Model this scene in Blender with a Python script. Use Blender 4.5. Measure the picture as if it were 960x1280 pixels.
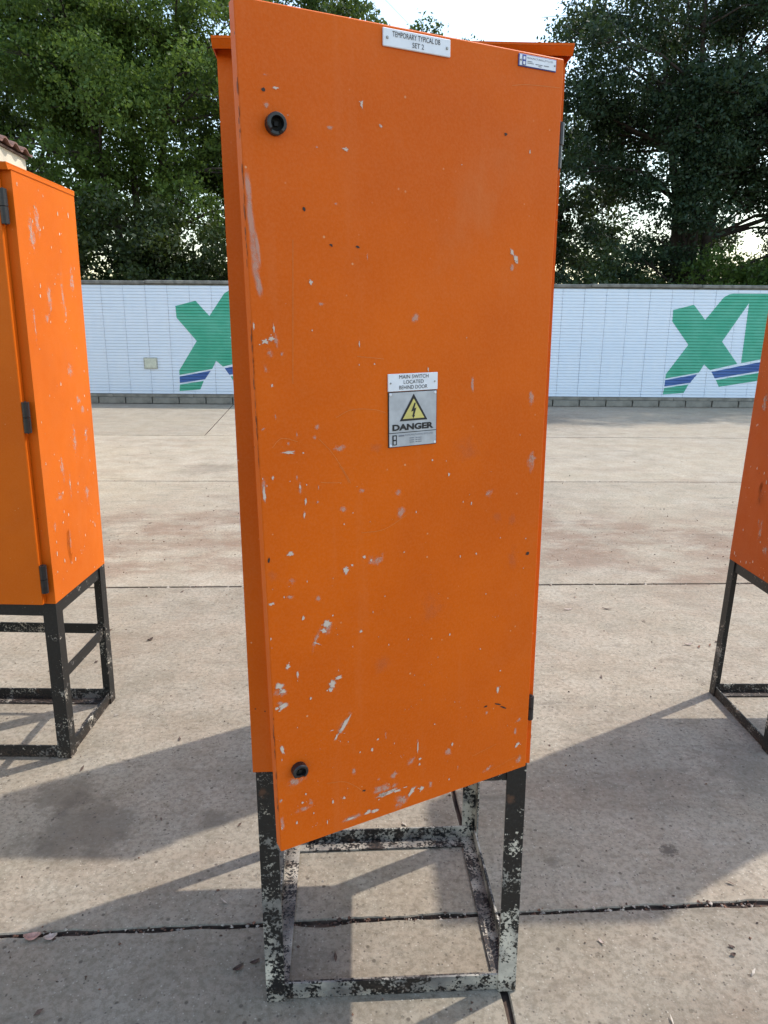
import bpy, math, random
import numpy as np
from math import radians, sin, cos, pi
from mathutils import Vector, Matrix, noise
from mathutils.geometry import tessellate_polygon

for o in list(bpy.data.objects):
    bpy.data.objects.remove(o)
scene = bpy.context.scene
COL = scene.collection

# ------------------------------------------------------------------ camera
CAM_H, PITCH, ROLL = 1.574, radians(14.73), radians(0.45)
cam = bpy.data.cameras.new('camera')
cam.sensor_fit = 'VERTICAL'
cam.sensor_height = 36.0
cam.sensor_width = 27.0
cam.lens = 875.0 / 1280.0 * 36.0
cam.clip_start, cam.clip_end = 0.05, 2000.0
cam_o = bpy.data.objects.new('camera', cam)
COL.objects.link(cam_o)
F_ = Vector((0, cos(PITCH), -sin(PITCH)))
UP = Vector((1, 0, 0)).cross(F_)
R_ = cos(ROLL) * Vector((1, 0, 0)) + sin(ROLL) * UP
U_ = -sin(ROLL) * Vector((1, 0, 0)) + cos(ROLL) * UP
cam_o.matrix_world = Matrix(((R_.x, U_.x, -F_.x, 0), (R_.y, U_.y, -F_.y, 0),
                             (R_.z, U_.z, -F_.z, CAM_H), (0, 0, 0, 1)))
scene.camera = cam_o

# ------------------------------------------------------------------ sky, sun, exposure
SUN_AZ, SUN_EL = radians(30.0), radians(52.8)      # azimuth from +x towards +y
world = bpy.data.worlds.new('World')
scene.world = world
world.use_nodes = True
wt = world.node_tree
wt.nodes.clear()
sky = wt.nodes.new('ShaderNodeTexSky')
sky.sky_type = 'NISHITA'
sky.sun_disc = False
sky.sun_elevation = SUN_EL
sky.sun_rotation = pi / 2 - SUN_AZ
sky.altitude = 0
sky.air_density = 1.6
sky.dust_density = 1.3
sky.ozone_density = 1.0
bg = wt.nodes.new('ShaderNodeBackground')
bg.inputs['Strength'].default_value = 0.15
wo = wt.nodes.new('ShaderNodeOutputWorld')
wt.links.new(sky.outputs[0], bg.inputs[0])
wt.links.new(bg.outputs[0], wo.inputs[0])

sun = bpy.data.lights.new('sun', 'SUN')
sun.energy = 2.0
sun.angle = radians(0.8)
sun.color = (1.0, 0.955, 0.89)
sun_o = bpy.data.objects.new('sun', sun)
COL.objects.link(sun_o)
to_sun = Vector((cos(SUN_EL) * cos(SUN_AZ), cos(SUN_EL) * sin(SUN_AZ), sin(SUN_EL)))
sun_o.rotation_euler = to_sun.to_track_quat('Z', 'Y').to_euler()
sun_o.location = (6, 3, 12)

scene.view_settings.view_transform = 'Standard'
scene.view_settings.look = 'None'
scene.view_settings.gamma = 1.0
scene.view_settings.use_curve_mapping = False
scene.view_settings.exposure = 1.06
scene.render.engine = 'CYCLES'
scene.cycles.max_bounces = 6
scene.cycles.diffuse_bounces = 3
scene.cycles.glossy_bounces = 2
scene.cycles.transmission_bounces = 3
scene.cycles.transparent_max_bounces = 6

RNG = random.Random(11)
NR = np.random.default_rng(7)

# ------------------------------------------------------------------ mesh helpers
class MB:
    """collects faces, then links them as one mesh object"""
    def __init__(self):
        self.v, self.f, self.m = [], [], []
    def add(self, verts, faces, mi=0):
        b = len(self.v)
        self.v += [tuple(p) for p in verts]
        self.f += [tuple(i + b for i in q) for q in faces]
        self.m += [mi] * len(faces)
    def box(self, x0, x1, y0, y1, z0, z1, mi=0):
        self.add([(x0, y0, z0), (x1, y0, z0), (x1, y1, z0), (x0, y1, z0),
                  (x0, y0, z1), (x1, y0, z1), (x1, y1, z1), (x0, y1, z1)],
                 [(3, 2, 1, 0), (4, 5, 6, 7), (0, 1, 5, 4), (1, 2, 6, 5), (2, 3, 7, 6), (3, 0, 4, 7)], mi)
    def bbox(self, x0, x1, y0, y1, z0, z1, c, mi=0):
        """box with chamfered edges"""
        X, Y, Z = (x0, x1), (y0, y1), (z0, z1)
        vs, idx = [], {}
        for i in (0, 1):
            for j in (0, 1):
                for k in (0, 1):
                    sx, sy, sz = (1 - 2 * i) * c, (1 - 2 * j) * c, (1 - 2 * k) * c
                    for a in range(3):
                        p = [X[i] + sx, Y[j] + sy, Z[k] + sz]
                        p[a] = (X[i], Y[j], Z[k])[a]
                        idx[(i, j, k, a)] = len(vs)
                        vs.append(tuple(p))
        fs = []
        for a in range(3):
            b, d = (a + 1) % 3, (a + 2) % 3
            for s in (0, 1):
                q = []
                for (u, w) in ((0, 0), (1, 0), (1, 1), (0, 1)):
                    t = [0, 0, 0]; t[a] = s; t[b] = u; t[d] = w
                    q.append(idx[(t[0], t[1], t[2], a)])
                fs.append(q if s else q[::-1])
            for u in (0, 1):
                for w in (0, 1):
                    t0 = [0, 0, 0]; t0[a] = 0; t0[b] = u; t0[d] = w
                    t1 = list(t0); t1[a] = 1
                    q = [idx[(*t0, b)], idx[(*t1, b)], idx[(*t1, d)], idx[(*t0, d)]]
                    fs.append(q if (u ^ w) == 0 else q[::-1])
        for i in (0, 1):
            for j in (0, 1):
                for k in (0, 1):
                    q = [idx[(i, j, k, 0)], idx[(i, j, k, 1)], idx[(i, j, k, 2)]]
                    fs.append(q if (i + j + k) % 2 else q[::-1])
        self.add(vs, fs, mi)
    def prism(self, prof, axis, a0, a1, mi=0):
        """prof: list of 2-D points; axis 'x' -> (y,z), 'y' -> (x,z), 'z' -> (x,y)"""
        def mk(p, a):
            return {'x': (a, p[0], p[1]), 'y': (p[0], a, p[1]), 'z': (p[0], p[1], a)}[axis]
        n = len(prof)
        vs = [mk(p, a0) for p in prof] + [mk(p, a1) for p in prof]
        fs = [tuple(range(n))[::-1], tuple(range(n, 2 * n))]
        fs += [(i, (i + 1) % n, n + (i + 1) % n, n + i) for i in range(n)]
        self.add(vs, fs, mi)
    def tube(self, pts, radii, sides=8, cap=True, mi=0):
        rings = []
        n = len(pts)
        pts = [Vector(p) for p in pts]
        b = []
        for i, p in enumerate(pts):
            d = (pts[min(i + 1, n - 1)] - pts[max(i - 1, 0)])
            d = d.normalized() if d.length > 1e-9 else Vector((0, 0, 1))
            a = d.cross(Vector((0.3, 0.9, 0.25)))
            if a.length < 1e-3:
                a = d.cross(Vector((1, 0, 0)))
            a.normalize(); c = d.cross(a)
            b += [p + radii[i] * (cos(2 * pi * k / sides) * a + sin(2 * pi * k / sides) * c) for k in range(sides)]
        fs = [(i * sides + k, i * sides + (k + 1) % sides, (i + 1) * sides + (k + 1) % sides, (i + 1) * sides + k)
              for i in range(n - 1) for k in range(sides)]
        if cap:
            fs += [tuple(range(sides))[::-1], tuple((n - 1) * sides + k for k in range(sides))]
        self.add(b, fs, mi)
    def map(self, fn):
        self.v = [tuple(fn(Vector(p))) for p in self.v]
        return self
    def mesh(self, name, mats):
        me = bpy.data.meshes.new(name)
        me.from_pydata(self.v, [], self.f)
        for m in (mats if isinstance(mats, (list, tuple)) else [mats]):
            me.materials.append(m)
        if any(self.m):
            me.polygons.foreach_set('material_index', self.m)
        # consistent outward normals
        import bmesh
        bm = bmesh.new(); bm.from_mesh(me)
        bmesh.ops.recalc_face_normals(bm, faces=bm.faces)
        bm.to_mesh(me); bm.free()
        me.update()
        return me
    def build(self, name, mats, parent=None, smooth=False):
        me = self.mesh(name, mats)
        if smooth:
            me.polygons.foreach_set('use_smooth', [True] * len(me.polygons))
        return link(name, me, parent)

def link(name, me, parent=None):
    o = bpy.data.objects.new(name, me)
    COL.objects.link(o)
    if parent is not None:
        o.parent = parent
    return o

def empty(name, loc=(0, 0, 0), rz=0.0):
    o = bpy.data.objects.new(name, None)
    o.empty_display_size = 0.1
    COL.objects.link(o)
    o.location = loc
    o.rotation_euler = (0, 0, rz)
    return o

def tag(o, label=None, cat=None, group=None, kind=None):
    if label: o['label'] = label
    if cat: o['category'] = cat
    if group: o['group'] = group
    if kind: o['kind'] = kind
    return o

# ------------------------------------------------------------------ material helpers
class NT:
    def __init__(self, name):
        self.mat = bpy.data.materials.new(name)
        self.mat.use_nodes = True
        self.t = self.mat.node_tree
        self.t.nodes.clear()
        self.out = self.t.nodes.new('ShaderNodeOutputMaterial')
        self._tc = None
    def n(self, typ, ins=None, **props):
        nd = self.t.nodes.new(typ)
        for k, v in props.items():
            setattr(nd, k, v)
        for k, v in (ins or {}).items():
            self.put(nd.inputs[k], v)
        return nd
    def put(self, sock, v):
        if isinstance(v, bpy.types.NodeSocket):
            self.t.links.new(v, sock)
        else:
            if sock.type == 'RGBA' and len(v) == 3:
                v = (*v, 1)
            sock.default_value = v
    @property
    def obj(self):
        if self._tc is None:
            self._tc = self.t.nodes.new('ShaderNodeTexCoord')
        return self._tc.outputs['Object']
    def noise(self, scale, detail=3, rough=0.55, vec=None, dist=0.0):
        return self.n('ShaderNodeTexNoise', {'Vector': vec or self.obj, 'Scale': scale, 'Detail': detail,
                                             'Roughness': rough, 'Distortion': dist}).outputs[0]
    def stretch(self, s, off=(0, 0, 0)):
        return self.n('ShaderNodeMapping', {'Vector': self.obj, 'Scale': s, 'Location': off}).outputs[0]
    def math(self, op, a, b=0.0, c=None, clamp=False):
        ins = {0: a, 1: b}
        if c is not None: ins[2] = c
        return self.n('ShaderNodeMath', ins, operation=op, use_clamp=clamp).outputs[0]
    def step(self, v, lo, hi, to0=0.0, to1=1.0):
        return self.n('ShaderNodeMapRange', {'Value': v, 'From Min': lo, 'From Max': hi, 'To Min': to0, 'To Max': to1},
                      interpolation_type='SMOOTHSTEP').outputs[0]
    def mix(self, fac, a, b, mode='MIX'):
        nd = self.t.nodes.new('ShaderNodeMix')
        nd.data_type = 'RGBA'; nd.blend_type = mode
        self.put(nd.inputs[0], fac); self.put(nd.inputs[6], a); self.put(nd.inputs[7], b)
        return nd.outputs[2]
    def ramp(self, fac, stops):
        nd = self.t.nodes.new('ShaderNodeValToRGB')
        el = nd.color_ramp.elements
        while len(el) < len(stops): el.new(0.5)
        for e, (p, c) in zip(el, stops):
            e.position = p; e.color = (*c, 1)
        self.put(nd.inputs[0], fac)
        return nd.outputs[0]
    def sep(self, vec=None):
        return self.n('ShaderNodeSeparateXYZ', {0: vec or self.obj}).outputs
    def bump(self, h, strength, dist=0.01):
        return self.n('ShaderNodeBump', {'Height': h, 'Strength': strength, 'Distance': dist}).outputs[0]
    def pbr(self, color, rough=0.5, metal=0.0, normal=None, spec=0.5, alpha=None):
        ins = {'Base Color': color, 'Roughness': rough, 'Metallic': metal, 'Specular IOR Level': spec}
        if normal is not None: ins['Normal'] = normal
        if alpha is not None: ins['Alpha'] = alpha
        p = self.n('ShaderNodeBsdfPrincipled', ins)
        self.t.links.new(p.outputs[0], self.out.inputs[0])
        return self.mat

def plain(name, col, rough=0.6, metal=0.0, var=0.15, scale=30, bump=0.0):
    t = NT(name)
    n = t.noise(scale, 4)
    c = t.mix(t.step(n, 0.3, 0.7), tuple(v * (1 - var) for v in col), tuple(min(1, v * (1 + var)) for v in col))
    nm = t.bump(n, bump, 0.002) if bump else None
    return t.pbr(c, rough, metal, nm)

def mat_orange(name, grime=1.0, base=(0.66, 0.108, 0.0004)):
    t = NT(name)
    big = t.noise(2.2, 4, 0.6)
    grain = t.step(t.noise(240, 3, 0.6), 0.35, 0.7)
    col = t.mix(t.step(big, 0.35, 0.7), tuple(v * 0.93 for v in base), (base[0] * 1.05, base[1] * 1.12, base[2] * 1.3))
    # dull rubbed haze
    haze = t.step(t.noise(5.5, 5, 0.65, t.stretch((1, 1, 0.6), (3, 1, 7))), 0.56, 0.78)
    col = t.mix(t.math('MULTIPLY', haze, 0.22 * grime), col, (0.58, 0.20, 0.07))
    # faint vertical runs
    run = t.step(t.noise(26, 3, 0.5, t.stretch((1, 1, 0.07))), 0.60, 0.74)
    col = t.mix(t.math('MULTIPLY', run, 0.05 * grime), col, (0.65, 0.30, 0.14))
    col = t.mix(t.math('MULTIPLY', grain, 0.10), col, (0.70, 0.26, 0.09))
    # tiny chips and flecks
    vor = t.n('ShaderNodeTexVoronoi', {'Vector': t.obj, 'Scale': 85.0, 'Randomness': 1.0})
    rnd = t.n('ShaderNodeSeparateColor', {0: vor.outputs['Color']}).outputs
    near = t.step(vor.outputs['Distance'], 0.20, 0.12)
    pick = t.math('GREATER_THAN', rnd[0], 0.955)
    clump = t.step(t.noise(7, 3), 0.42, 0.62)
    fl = t.math('MULTIPLY', t.math('MULTIPLY', near, pick), clump)
    col = t.mix(t.math('MULTIPLY', fl, 0.75), col, (0.68, 0.36, 0.18))
    vor2 = t.n('ShaderNodeTexVoronoi', {'Vector': t.stretch((1, 1, 1), (5, 2, 9)), 'Scale': 50.0})
    rnd2 = t.n('ShaderNodeSeparateColor', {0: vor2.outputs['Color']}).outputs
    dk = t.math('MULTIPLY', t.step(vor2.outputs['Distance'], 0.13, 0.07), t.math('GREATER_THAN', rnd2[1], 0.98))
    col = t.mix(t.math('MULTIPLY', dk, 0.7), col, (0.06, 0.03, 0.02))
    peel = t.noise(210, 3)
    lump = t.math('ADD', t.noise(9, 2), t.math('MULTIPLY', t.noise(2.5, 2), 3.0))
    h = t.math('ADD', t.math('MULTIPLY', peel, 0.42), lump)
    rough = t.step(t.noise(14, 4), 0.3, 0.8, 0.44, 0.60)
    return t.pbr(col, rough, 0.0, t.bump(h, 0.16, 0.004), 0.17)

def mat_iron(name, white_low, white_high, seed=0.0):
    """black painted angle iron, chipped and splashed with pale paint, more of it low down"""
    t = NT(name)
    z = t.sep()[2]
    v1 = t.stretch((1, 1, 1), (seed, seed * 2, seed))
    n1 = t.math('ADD', t.math('MULTIPLY', t.noise(17, 8, 0.66, v1), 0.72), t.math('MULTIPLY', t.noise(6, 3, 0.5, v1), 0.28))
    n2 = t.noise(130, 5, 0.65, v1)
    n = t.math('ADD', t.math('MULTIPLY', n1, 0.60), t.math('MULTIPLY', n2, 0.40))
    thr = t.step(z, 0.12, 0.52, white_low, white_high)
    m = t.step(t.math('SUBTRACT', n, thr), 0.0, 0.03)
    tone = t.noise(9, 4, 0.5, t.stretch((1, 1, 1), (seed + 8, 1, 2)))
    pale = t.ramp(tone, [(0.32, (0.070, 0.066, 0.066)), (0.44, (0.20, 0.186, 0.168)), (0.54, (0.37, 0.335, 0.280)), (0.66, (0.60, 0.54, 0.44))])
    black = t.mix(t.step(n2, 0.4, 0.65), (0.004, 0.004, 0.0045), (0.011, 0.011, 0.012))
    col = t.mix(m, black, pale)
    rust = t.step(t.noise(12, 5, 0.6, t.stretch((1, 1, 1), (seed + 3, 5, 1))), 0.66, 0.74)
    col = t.mix(t.math('MULTIPLY', rust, 0.6), col, (0.12, 0.055, 0.03))
    foot = t.math('MULTIPLY', t.step(z, 0.05, 0.0), t.step(n2, 0.40, 0.62))
    col = t.mix(t.math('MULTIPLY', foot, 0.4), col, (0.13, 0.075, 0.045))
    rough = t.step(m, 0, 1, 0.50, 0.80)
    return t.pbr(col, rough, 0.0, t.bump(t.math('ADD', m, t.math('MULTIPLY', n2, 0.4)), 0.35, 0.002))

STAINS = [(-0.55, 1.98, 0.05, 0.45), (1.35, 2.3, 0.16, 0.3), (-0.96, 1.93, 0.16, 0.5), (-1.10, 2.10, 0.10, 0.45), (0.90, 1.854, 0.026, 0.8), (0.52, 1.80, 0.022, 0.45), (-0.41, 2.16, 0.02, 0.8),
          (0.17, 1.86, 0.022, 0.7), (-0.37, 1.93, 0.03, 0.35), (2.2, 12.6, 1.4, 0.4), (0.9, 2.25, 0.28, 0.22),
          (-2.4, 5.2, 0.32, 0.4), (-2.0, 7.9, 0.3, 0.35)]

def mat_concrete():
    t = NT('weathered_concrete')
    x, y, z = t.sep()[:3]
    big = t.noise(0.55, 5, 0.6)
    mid = t.noise(3.2, 7, 0.70)
    fine = t.noise(55, 6, 0.75)
    col = t.ramp(mid, [(0.30, (0.268, 0.229, 0.175)), (0.5, (0.365, 0.315, 0.250)), (0.70, (0.445, 0.390, 0.318))])
    col = t.mix(t.step(big, 0.35, 0.70, 0.0, 0.45), col, (0.430, 0.360, 0.258))
    # red dust washed over the slabs in the middle distance
    yb = t.math('ADD', y, t.math('MULTIPLY', t.math('SUBTRACT', big, 0.5), 2.2))
    band = t.math('MULTIPLY', t.step(yb, 4.1, 4.6), t.step(yb, 6.6, 5.5))
    dust = t.step(t.noise(1.7, 6, 0.7, t.stretch((1, 1.8, 1))), 0.36, 0.62)
    col = t.mix(t.math('MULTIPLY', t.math('MULTIPLY', band, dust), 0.78), col, (0.215, 0.130, 0.090))
    dust2 = t.step(t.noise(1.1, 6, 0.72, t.stretch((0.6, 2.0, 1), (4, 9, 0))), 0.50, 0.70)
    col = t.mix(t.math('MULTIPLY', dust2, 0.55), col, (0.26, 0.195, 0.145))
    # dark scuffs dragged sideways
    scuff = t.step(t.noise(2.4, 7, 0.7, t.stretch((0.55, 2.6, 1), (1, 3, 0))), 0.575, 0.72)
    col = t.mix(t.math('MULTIPLY', scuff, 0.62), col, (0.125, 0.102, 0.080))
    pits = t.step(t.noise(26, 4, 0.6, t.stretch((1, 1.5, 1), (7, 0, 0))), 0.63, 0.72)
    col = t.mix(t.math('MULTIPLY', pits, 0.5), col, (0.14, 0.115, 0.088))
    pale = t.step(t.noise(6, 6, 0.7, t.stretch((1, 1, 1), (17, 4, 0))), 0.58, 0.75)
    col = t.mix(t.math('MULTIPLY', pale, 0.5), col, (0.52, 0.47, 0.37))
    mott = t.step(t.noise(13, 6, 0.72, t.stretch((1, 1.4, 1), (2, 8, 0))), 0.50, 0.68)
    col = t.mix(t.math('MULTIPLY', mott, 0.40), col, (0.165, 0.136, 0.108))
    # aggregate specks
    for sc, cc, th, off in ((150, (0.55, 0.50, 0.42), 0.92, 0.0), (120, (0.11, 0.09, 0.08), 0.93, 4.0), (60, (0.10, 0.08, 0.065), 0.972, 2.0)):
        v = t.n('ShaderNodeTexVoronoi', {'Vector': t.stretch((1, 1, 1), (off, off, 0)), 'Scale': sc})
        rr = t.n('ShaderNodeSeparateColor', {0: v.outputs['Color']}).outputs
        mm = t.math('MULTIPLY', t.step(v.outputs['Distance'], 0.42, 0.22), t.math('GREATER_THAN', rr[0], th))
        col = t.mix(t.math('MULTIPLY', mm, 0.80), col, cc)
    wob = t.math('MULTIPLY', t.math('SUBTRACT', t.noise(11, 6, 0.7), 0.5), 1.0)
    wob2 = t.math('MULTIPLY', t.math('SUBTRACT', t.noise(60, 4, 0.7), 0.5), 1.2)
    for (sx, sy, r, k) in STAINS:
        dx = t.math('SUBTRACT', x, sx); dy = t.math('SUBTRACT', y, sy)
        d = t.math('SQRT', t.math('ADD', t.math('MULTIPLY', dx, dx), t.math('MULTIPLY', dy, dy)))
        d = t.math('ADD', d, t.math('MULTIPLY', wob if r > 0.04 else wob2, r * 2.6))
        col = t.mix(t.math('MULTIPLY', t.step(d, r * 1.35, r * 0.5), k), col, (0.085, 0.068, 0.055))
    col = t.mix(t.step(fine, 0.42, 0.62, 0.0, 0.52), col, (0.175, 0.145, 0.104), 'MIX')
    tint = t.step(t.noise(5, 4, 0.7, t.stretch((1, 1, 1), (31, 2, 0))), 0.42, 0.60, 0.0, 0.35)
    col = t.mix(tint, col, t.mix(1.0, col, (1.06, 0.97, 0.92), 'MULTIPLY'))
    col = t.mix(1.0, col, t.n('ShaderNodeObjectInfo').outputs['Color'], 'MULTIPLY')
    h = t.math('ADD', t.math('MULTIPLY', fine, 0.7), t.math('ADD', t.math('MULTIPLY', mid, 0.5), t.math('MULTIPLY', pits, -0.5)))
    return t.pbr(col, 0.88, 0.0, t.bump(h, 0.6, 0.007), 0.25)

def mat_leaf(name, dark, light, trans=0.35):
    t = NT(name)
    g = t.n('ShaderNodeNewGeometry').outputs['Random Per Island']
    patch = t.noise(0.7, 3)
    f = t.math('ADD', t.math('MULTIPLY', g, 0.6), t.math('MULTIPLY', t.step(patch, 0.3, 0.7), 0.4))
    col = t.mix(f, dark, light)
    p = t.n('ShaderNodeBsdfPrincipled', {'Base Color': col, 'Roughness': 0.5, 'Specular IOR Level': 0.4})
    tr = t.n('ShaderNodeBsdfTranslucent', {'Color': t.mix(0.5, col, (0.12, 0.16, 0.02))})
    ms = t.n('ShaderNodeMixShader', {0: trans, 1: p.outputs[0], 2: tr.outputs[0]})
    t.t.links.new(ms.outputs[0], t.out.inputs[0])
    return t.mat

def mat_smear(name, col, amount, scale=60, lo=0.42, hi=0.66):
    """thin rubbed-on paint with holes"""
    t = NT(name)
    n = t.noise(scale, 6, 0.65)
    e = t.n('ShaderNodeAttribute', attribute_name='edge').outputs['Fac']
    a = t.math('MULTIPLY', t.step(t.math('ADD', n, t.math('MULTIPLY', t.math('SUBTRACT', e, 0.5), 0.28)), lo, hi), amount)
    a = t.math('MULTIPLY', a, t.step(e, 0.0, 0.55))
    return t.pbr(col, 0.8, 0.0, None, 0.2, a)

M = {}
M['orange'] = mat_orange('orange_paint_worn', 1.0)
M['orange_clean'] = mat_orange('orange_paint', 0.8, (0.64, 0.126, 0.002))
M['orange_red_shaded'] = mat_orange('orange_paint_reddish_shaded', 0.8, (0.46, 0.080, 0.003))  # redder orange, also darkened so the right cabinet's shade sits in its colour
M['iron_main'] = mat_iron('black_iron_splashed', 0.484, 0.536, 0.0)
M['iron'] = mat_iron('black_iron_chipped', 0.535, 0.575, 5.0)
M['concrete'] = mat_concrete()
M['soil'] = plain('joint_soil', (0.075, 0.050, 0.036), 0.95, 0, 0.5, 22, 0.6)
M['earth'] = plain('bare_earth', (0.20, 0.15, 0.10), 0.95, 0, 0.3, 2, 0.3)
M['black_plastic'] = plain('black_plastic', (0.013, 0.013, 0.015), 0.38, 0, 0.3, 60)
M['black_hole'] = plain('lock_recess', (0.004, 0.004, 0.004), 0.8)
M['steel'] = plain('dull_rivet_steel', (0.36, 0.35, 0.33), 0.45, 0.8, 0.2, 90)
M['plate_white'] = plain('engraved_white_plastic', (0.74, 0.77, 0.82), 0.42, 0, 0.05, 40)
M['plate_alu'] = plain('brushed_aluminium_plate', (0.44, 0.46, 0.49), 0.5, 0.15, 0.10, 50)
M['ink'] = plain('black_ink', (0.012, 0.012, 0.014), 0.55)
M['ink_grey'] = plain('faded_ink', (0.16, 0.17, 0.21), 0.6)
M['ink_blue'] = plain('blue_ink', (0.035, 0.055, 0.26), 0.5)
M['ink_yellow'] = plain('faded_yellow_ink', (0.60, 0.52, 0.16), 0.55, 0, 0.08, 50)
M['paint_fleck_soft'] = mat_smear('broken_white_paint', (0.62, 0.52, 0.43), 0.95, 190, 0.20, 0.46)
M['paint_fleck'] = plain('dried_white_paint', (0.56, 0.45, 0.36), 0.85, 0, 0.45, 260, 0.5)
M['paint_dark'] = plain('bare_dark_chip', (0.030, 0.018, 0.014), 0.7)
M['scratch'] = plain('fine_scratch', (0.62, 0.22, 0.05), 0.7)
M['smear'] = mat_smear('pale_paint_smear', (0.60, 0.42, 0.33), 0.55, 75)
M['smear_long'] = mat_smear('long_chalky_rub', (0.62, 0.44, 0.36), 0.50, 30, 0.22, 0.62)
M['smear_grey'] = mat_smear('greyish_scuff', (0.46, 0.22, 0.14), 0.13, 40, 0.30, 0.75)
M['gasket'] = plain('rubber_gasket', (0.02, 0.02, 0.02), 0.8)
M['galv'] = plain('galvanised_back_plate', (0.45, 0.46, 0.46), 0.45, 0.7, 0.12, 12)

# ================================================================== SETTING
# ------------------------------------------------------------------ ground and slabs
mb = MB()
mb.add([(-300, -300, -0.16), (300, -300, -0.16), (300, 300, -0.16), (-300, 300, -0.16)], [(0, 1, 2, 3)])
tag(mb.build('ground', M['earth']), 'bare earth beyond the concrete yard', kind='structure')
mb = MB()
mb.box(-14.2, 16.2, -3.2, 14.98, -0.15, -0.016)
yard = tag(mb.build('concrete_yard', M['soil']), 'weathered concrete yard of large slabs with open joints', kind='structure')

JOINTS = [(-2.6, 0.0), (1.580, 0.0647), (4.161, 0.0404), (7.267, 0.0283), (10.45, 0.02), (14.80, 0.0071)]   # y at x=0, slope
GAPS = [0.005, 0.0035, 0.009, 0.010, 0.011, 0.0]
ROWS = [[(-4.4, -.07), (0.400, -.0714), (5.1, -.07)], [(-4.6, -.07), (0.403, -.0714), (5.4, -.07)],
        [(-6.3, -.07), (0.55, -.07), (6.6, -.07)], [(-6.0, -.07), (0.9, -.07), (7.2, -.07)],
        [(-8.0, -.07), (-1.525, -.112), (2.3, -.07), (9.6, -.07)]]          # x at y=0, slope

def yj(j, x): return JOINTS[j][0] + JOINTS[j][1] * x
def cross(j, l):                 # joint j with longitudinal line l = (x0, s)
    y = (JOINTS[j][0] + JOINTS[j][1] * l[0]) / (1 - JOINTS[j][1] * l[1])
    return Vector((l[0] + l[1] * y, y))

def ragged(a, b, inward, gap, stepm, amp, seed):
    n = max(2, int((b - a).length / stepm))
    out = []
    for i in range(n):
        p = a.lerp(b, i / n)
        v = noise.noise((p.x * 9 + seed, p.y * 9, seed)) + 0.6 * noise.noise((p.x * 31, p.y * 31 + seed, 3 + seed))
        chip = max(0.0, noise.noise((p.x * 4.1, p.y * 4.1, seed + 9)) - 0.28) * 5
        off = gap + amp * (v + 0.6) * 0.6 + amp * chip
        if i == 0: off = gap
        out.append(p + inward * max(0.002, off))
    return out

for r, lines in enumerate(ROWS):
    lines = [(-14.0, 0.0)] + lines + [(16.0, 0.0)]
    for k in range(len(lines) - 1):
        c = [cross(r, lines[k]), cross(r, lines[k + 1]), cross(r + 1, lines[k + 1]), cross(r + 1, lines[k])]
        near = r <= 1
        stepm = 0.02 if near and -5 < (c[0].x + c[1].x) / 2 < 5 else 0.09
        gy0, gy1, gx = GAPS[r], GAPS[r + 1], 0.006
        amps = [0.010 if r == 1 else 0.004, 0.003, 0.008 if r == 0 else 0.004, 0.003]
        gaps = [gy0, gx, gy1, gx]
        out = []
        for e in range(4):
            a, b = c[e], c[(e + 1) % 4]
            d = (b - a).normalized()
            out += ragged(a, b, Vector((-d.y, d.x)), gaps[e], stepm, amps[e], r * 7 + k * 3 + e)
        mb = MB()
        n = len(out)
        top = -0.0006 * ((r * 3 + k) % 3)
        cen = sum(out, Vector((0, 0))) / n
        ins = [p + (cen - p).normalized() * 0.004 for p in out]
        mb.add([(p.x, p.y, top) for p in ins] + [(p.x, p.y, top - 0.004) for p in out] + [(p.x, p.y, -0.12) for p in out],
               [tuple(range(n))] + [(i, n + i, n + (i + 1) % n, (i + 1) % n) for i in range(n)])
        mb.m += [1] * n
        mb.f += ([(n + i, 2 * n + i, 2 * n + (i + 1) % n, n + (i + 1) % n) for i in range(n)])
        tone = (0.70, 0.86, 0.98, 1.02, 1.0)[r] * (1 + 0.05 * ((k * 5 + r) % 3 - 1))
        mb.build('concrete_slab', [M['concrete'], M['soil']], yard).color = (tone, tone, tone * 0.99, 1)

# ------------------------------------------------------------------ boundary wall
WA = Vector((-6.179, 14.8585, 0)); WYAW = radians(0.41)
t = NT('white_cladding_paint')
n1 = t.noise(1.3, 5, 0.6)
n2 = t.noise(14, 4, 0.6, t.stretch((1, 1, 0.25)))
cw = t.mix(t.step(n1, 0.35, 0.7), (0.74, 0.83, 0.94), (0.80, 0.87, 0.96))
cw = t.mix(t.step(n2, 0.58, 0.8, 0, 0.22), cw, (0.60, 0.63, 0.65))
M['cladding'] = t.pbr(cw, 0.45)
M['wall_grey'] = plain('grey_cement', (0.20, 0.195, 0.175), 0.85, 0, 0.3, 7, 0.4)
M['plinth'] = plain('plinth_cement', (0.25, 0.235, 0.20), 0.85, 0, 0.25, 5, 0.4)
def mat_print(name, c1, c2):
    t = NT(name)
    n = t.noise(2.2, 5, 0.6)
    n2 = t.noise(40, 4, 0.6, t.stretch((0.3, 1, 1)))
    c = t.mix(t.step(n, 0.3, 0.7), c1, c2)
    c = t.mix(t.step(n2, 0.66, 0.8, 0, 0.3), c, (0.6, 0.65, 0.66))
    return t.pbr(c, 0.45)
M['green'] = mat_print('green_print', (0.045, 0.390, 0.250), (0.100, 0.460, 0.320))
M['blue'] = mat_print('blue_print', (0.035, 0.100, 0.330), (0.060, 0.150, 0.400))

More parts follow.
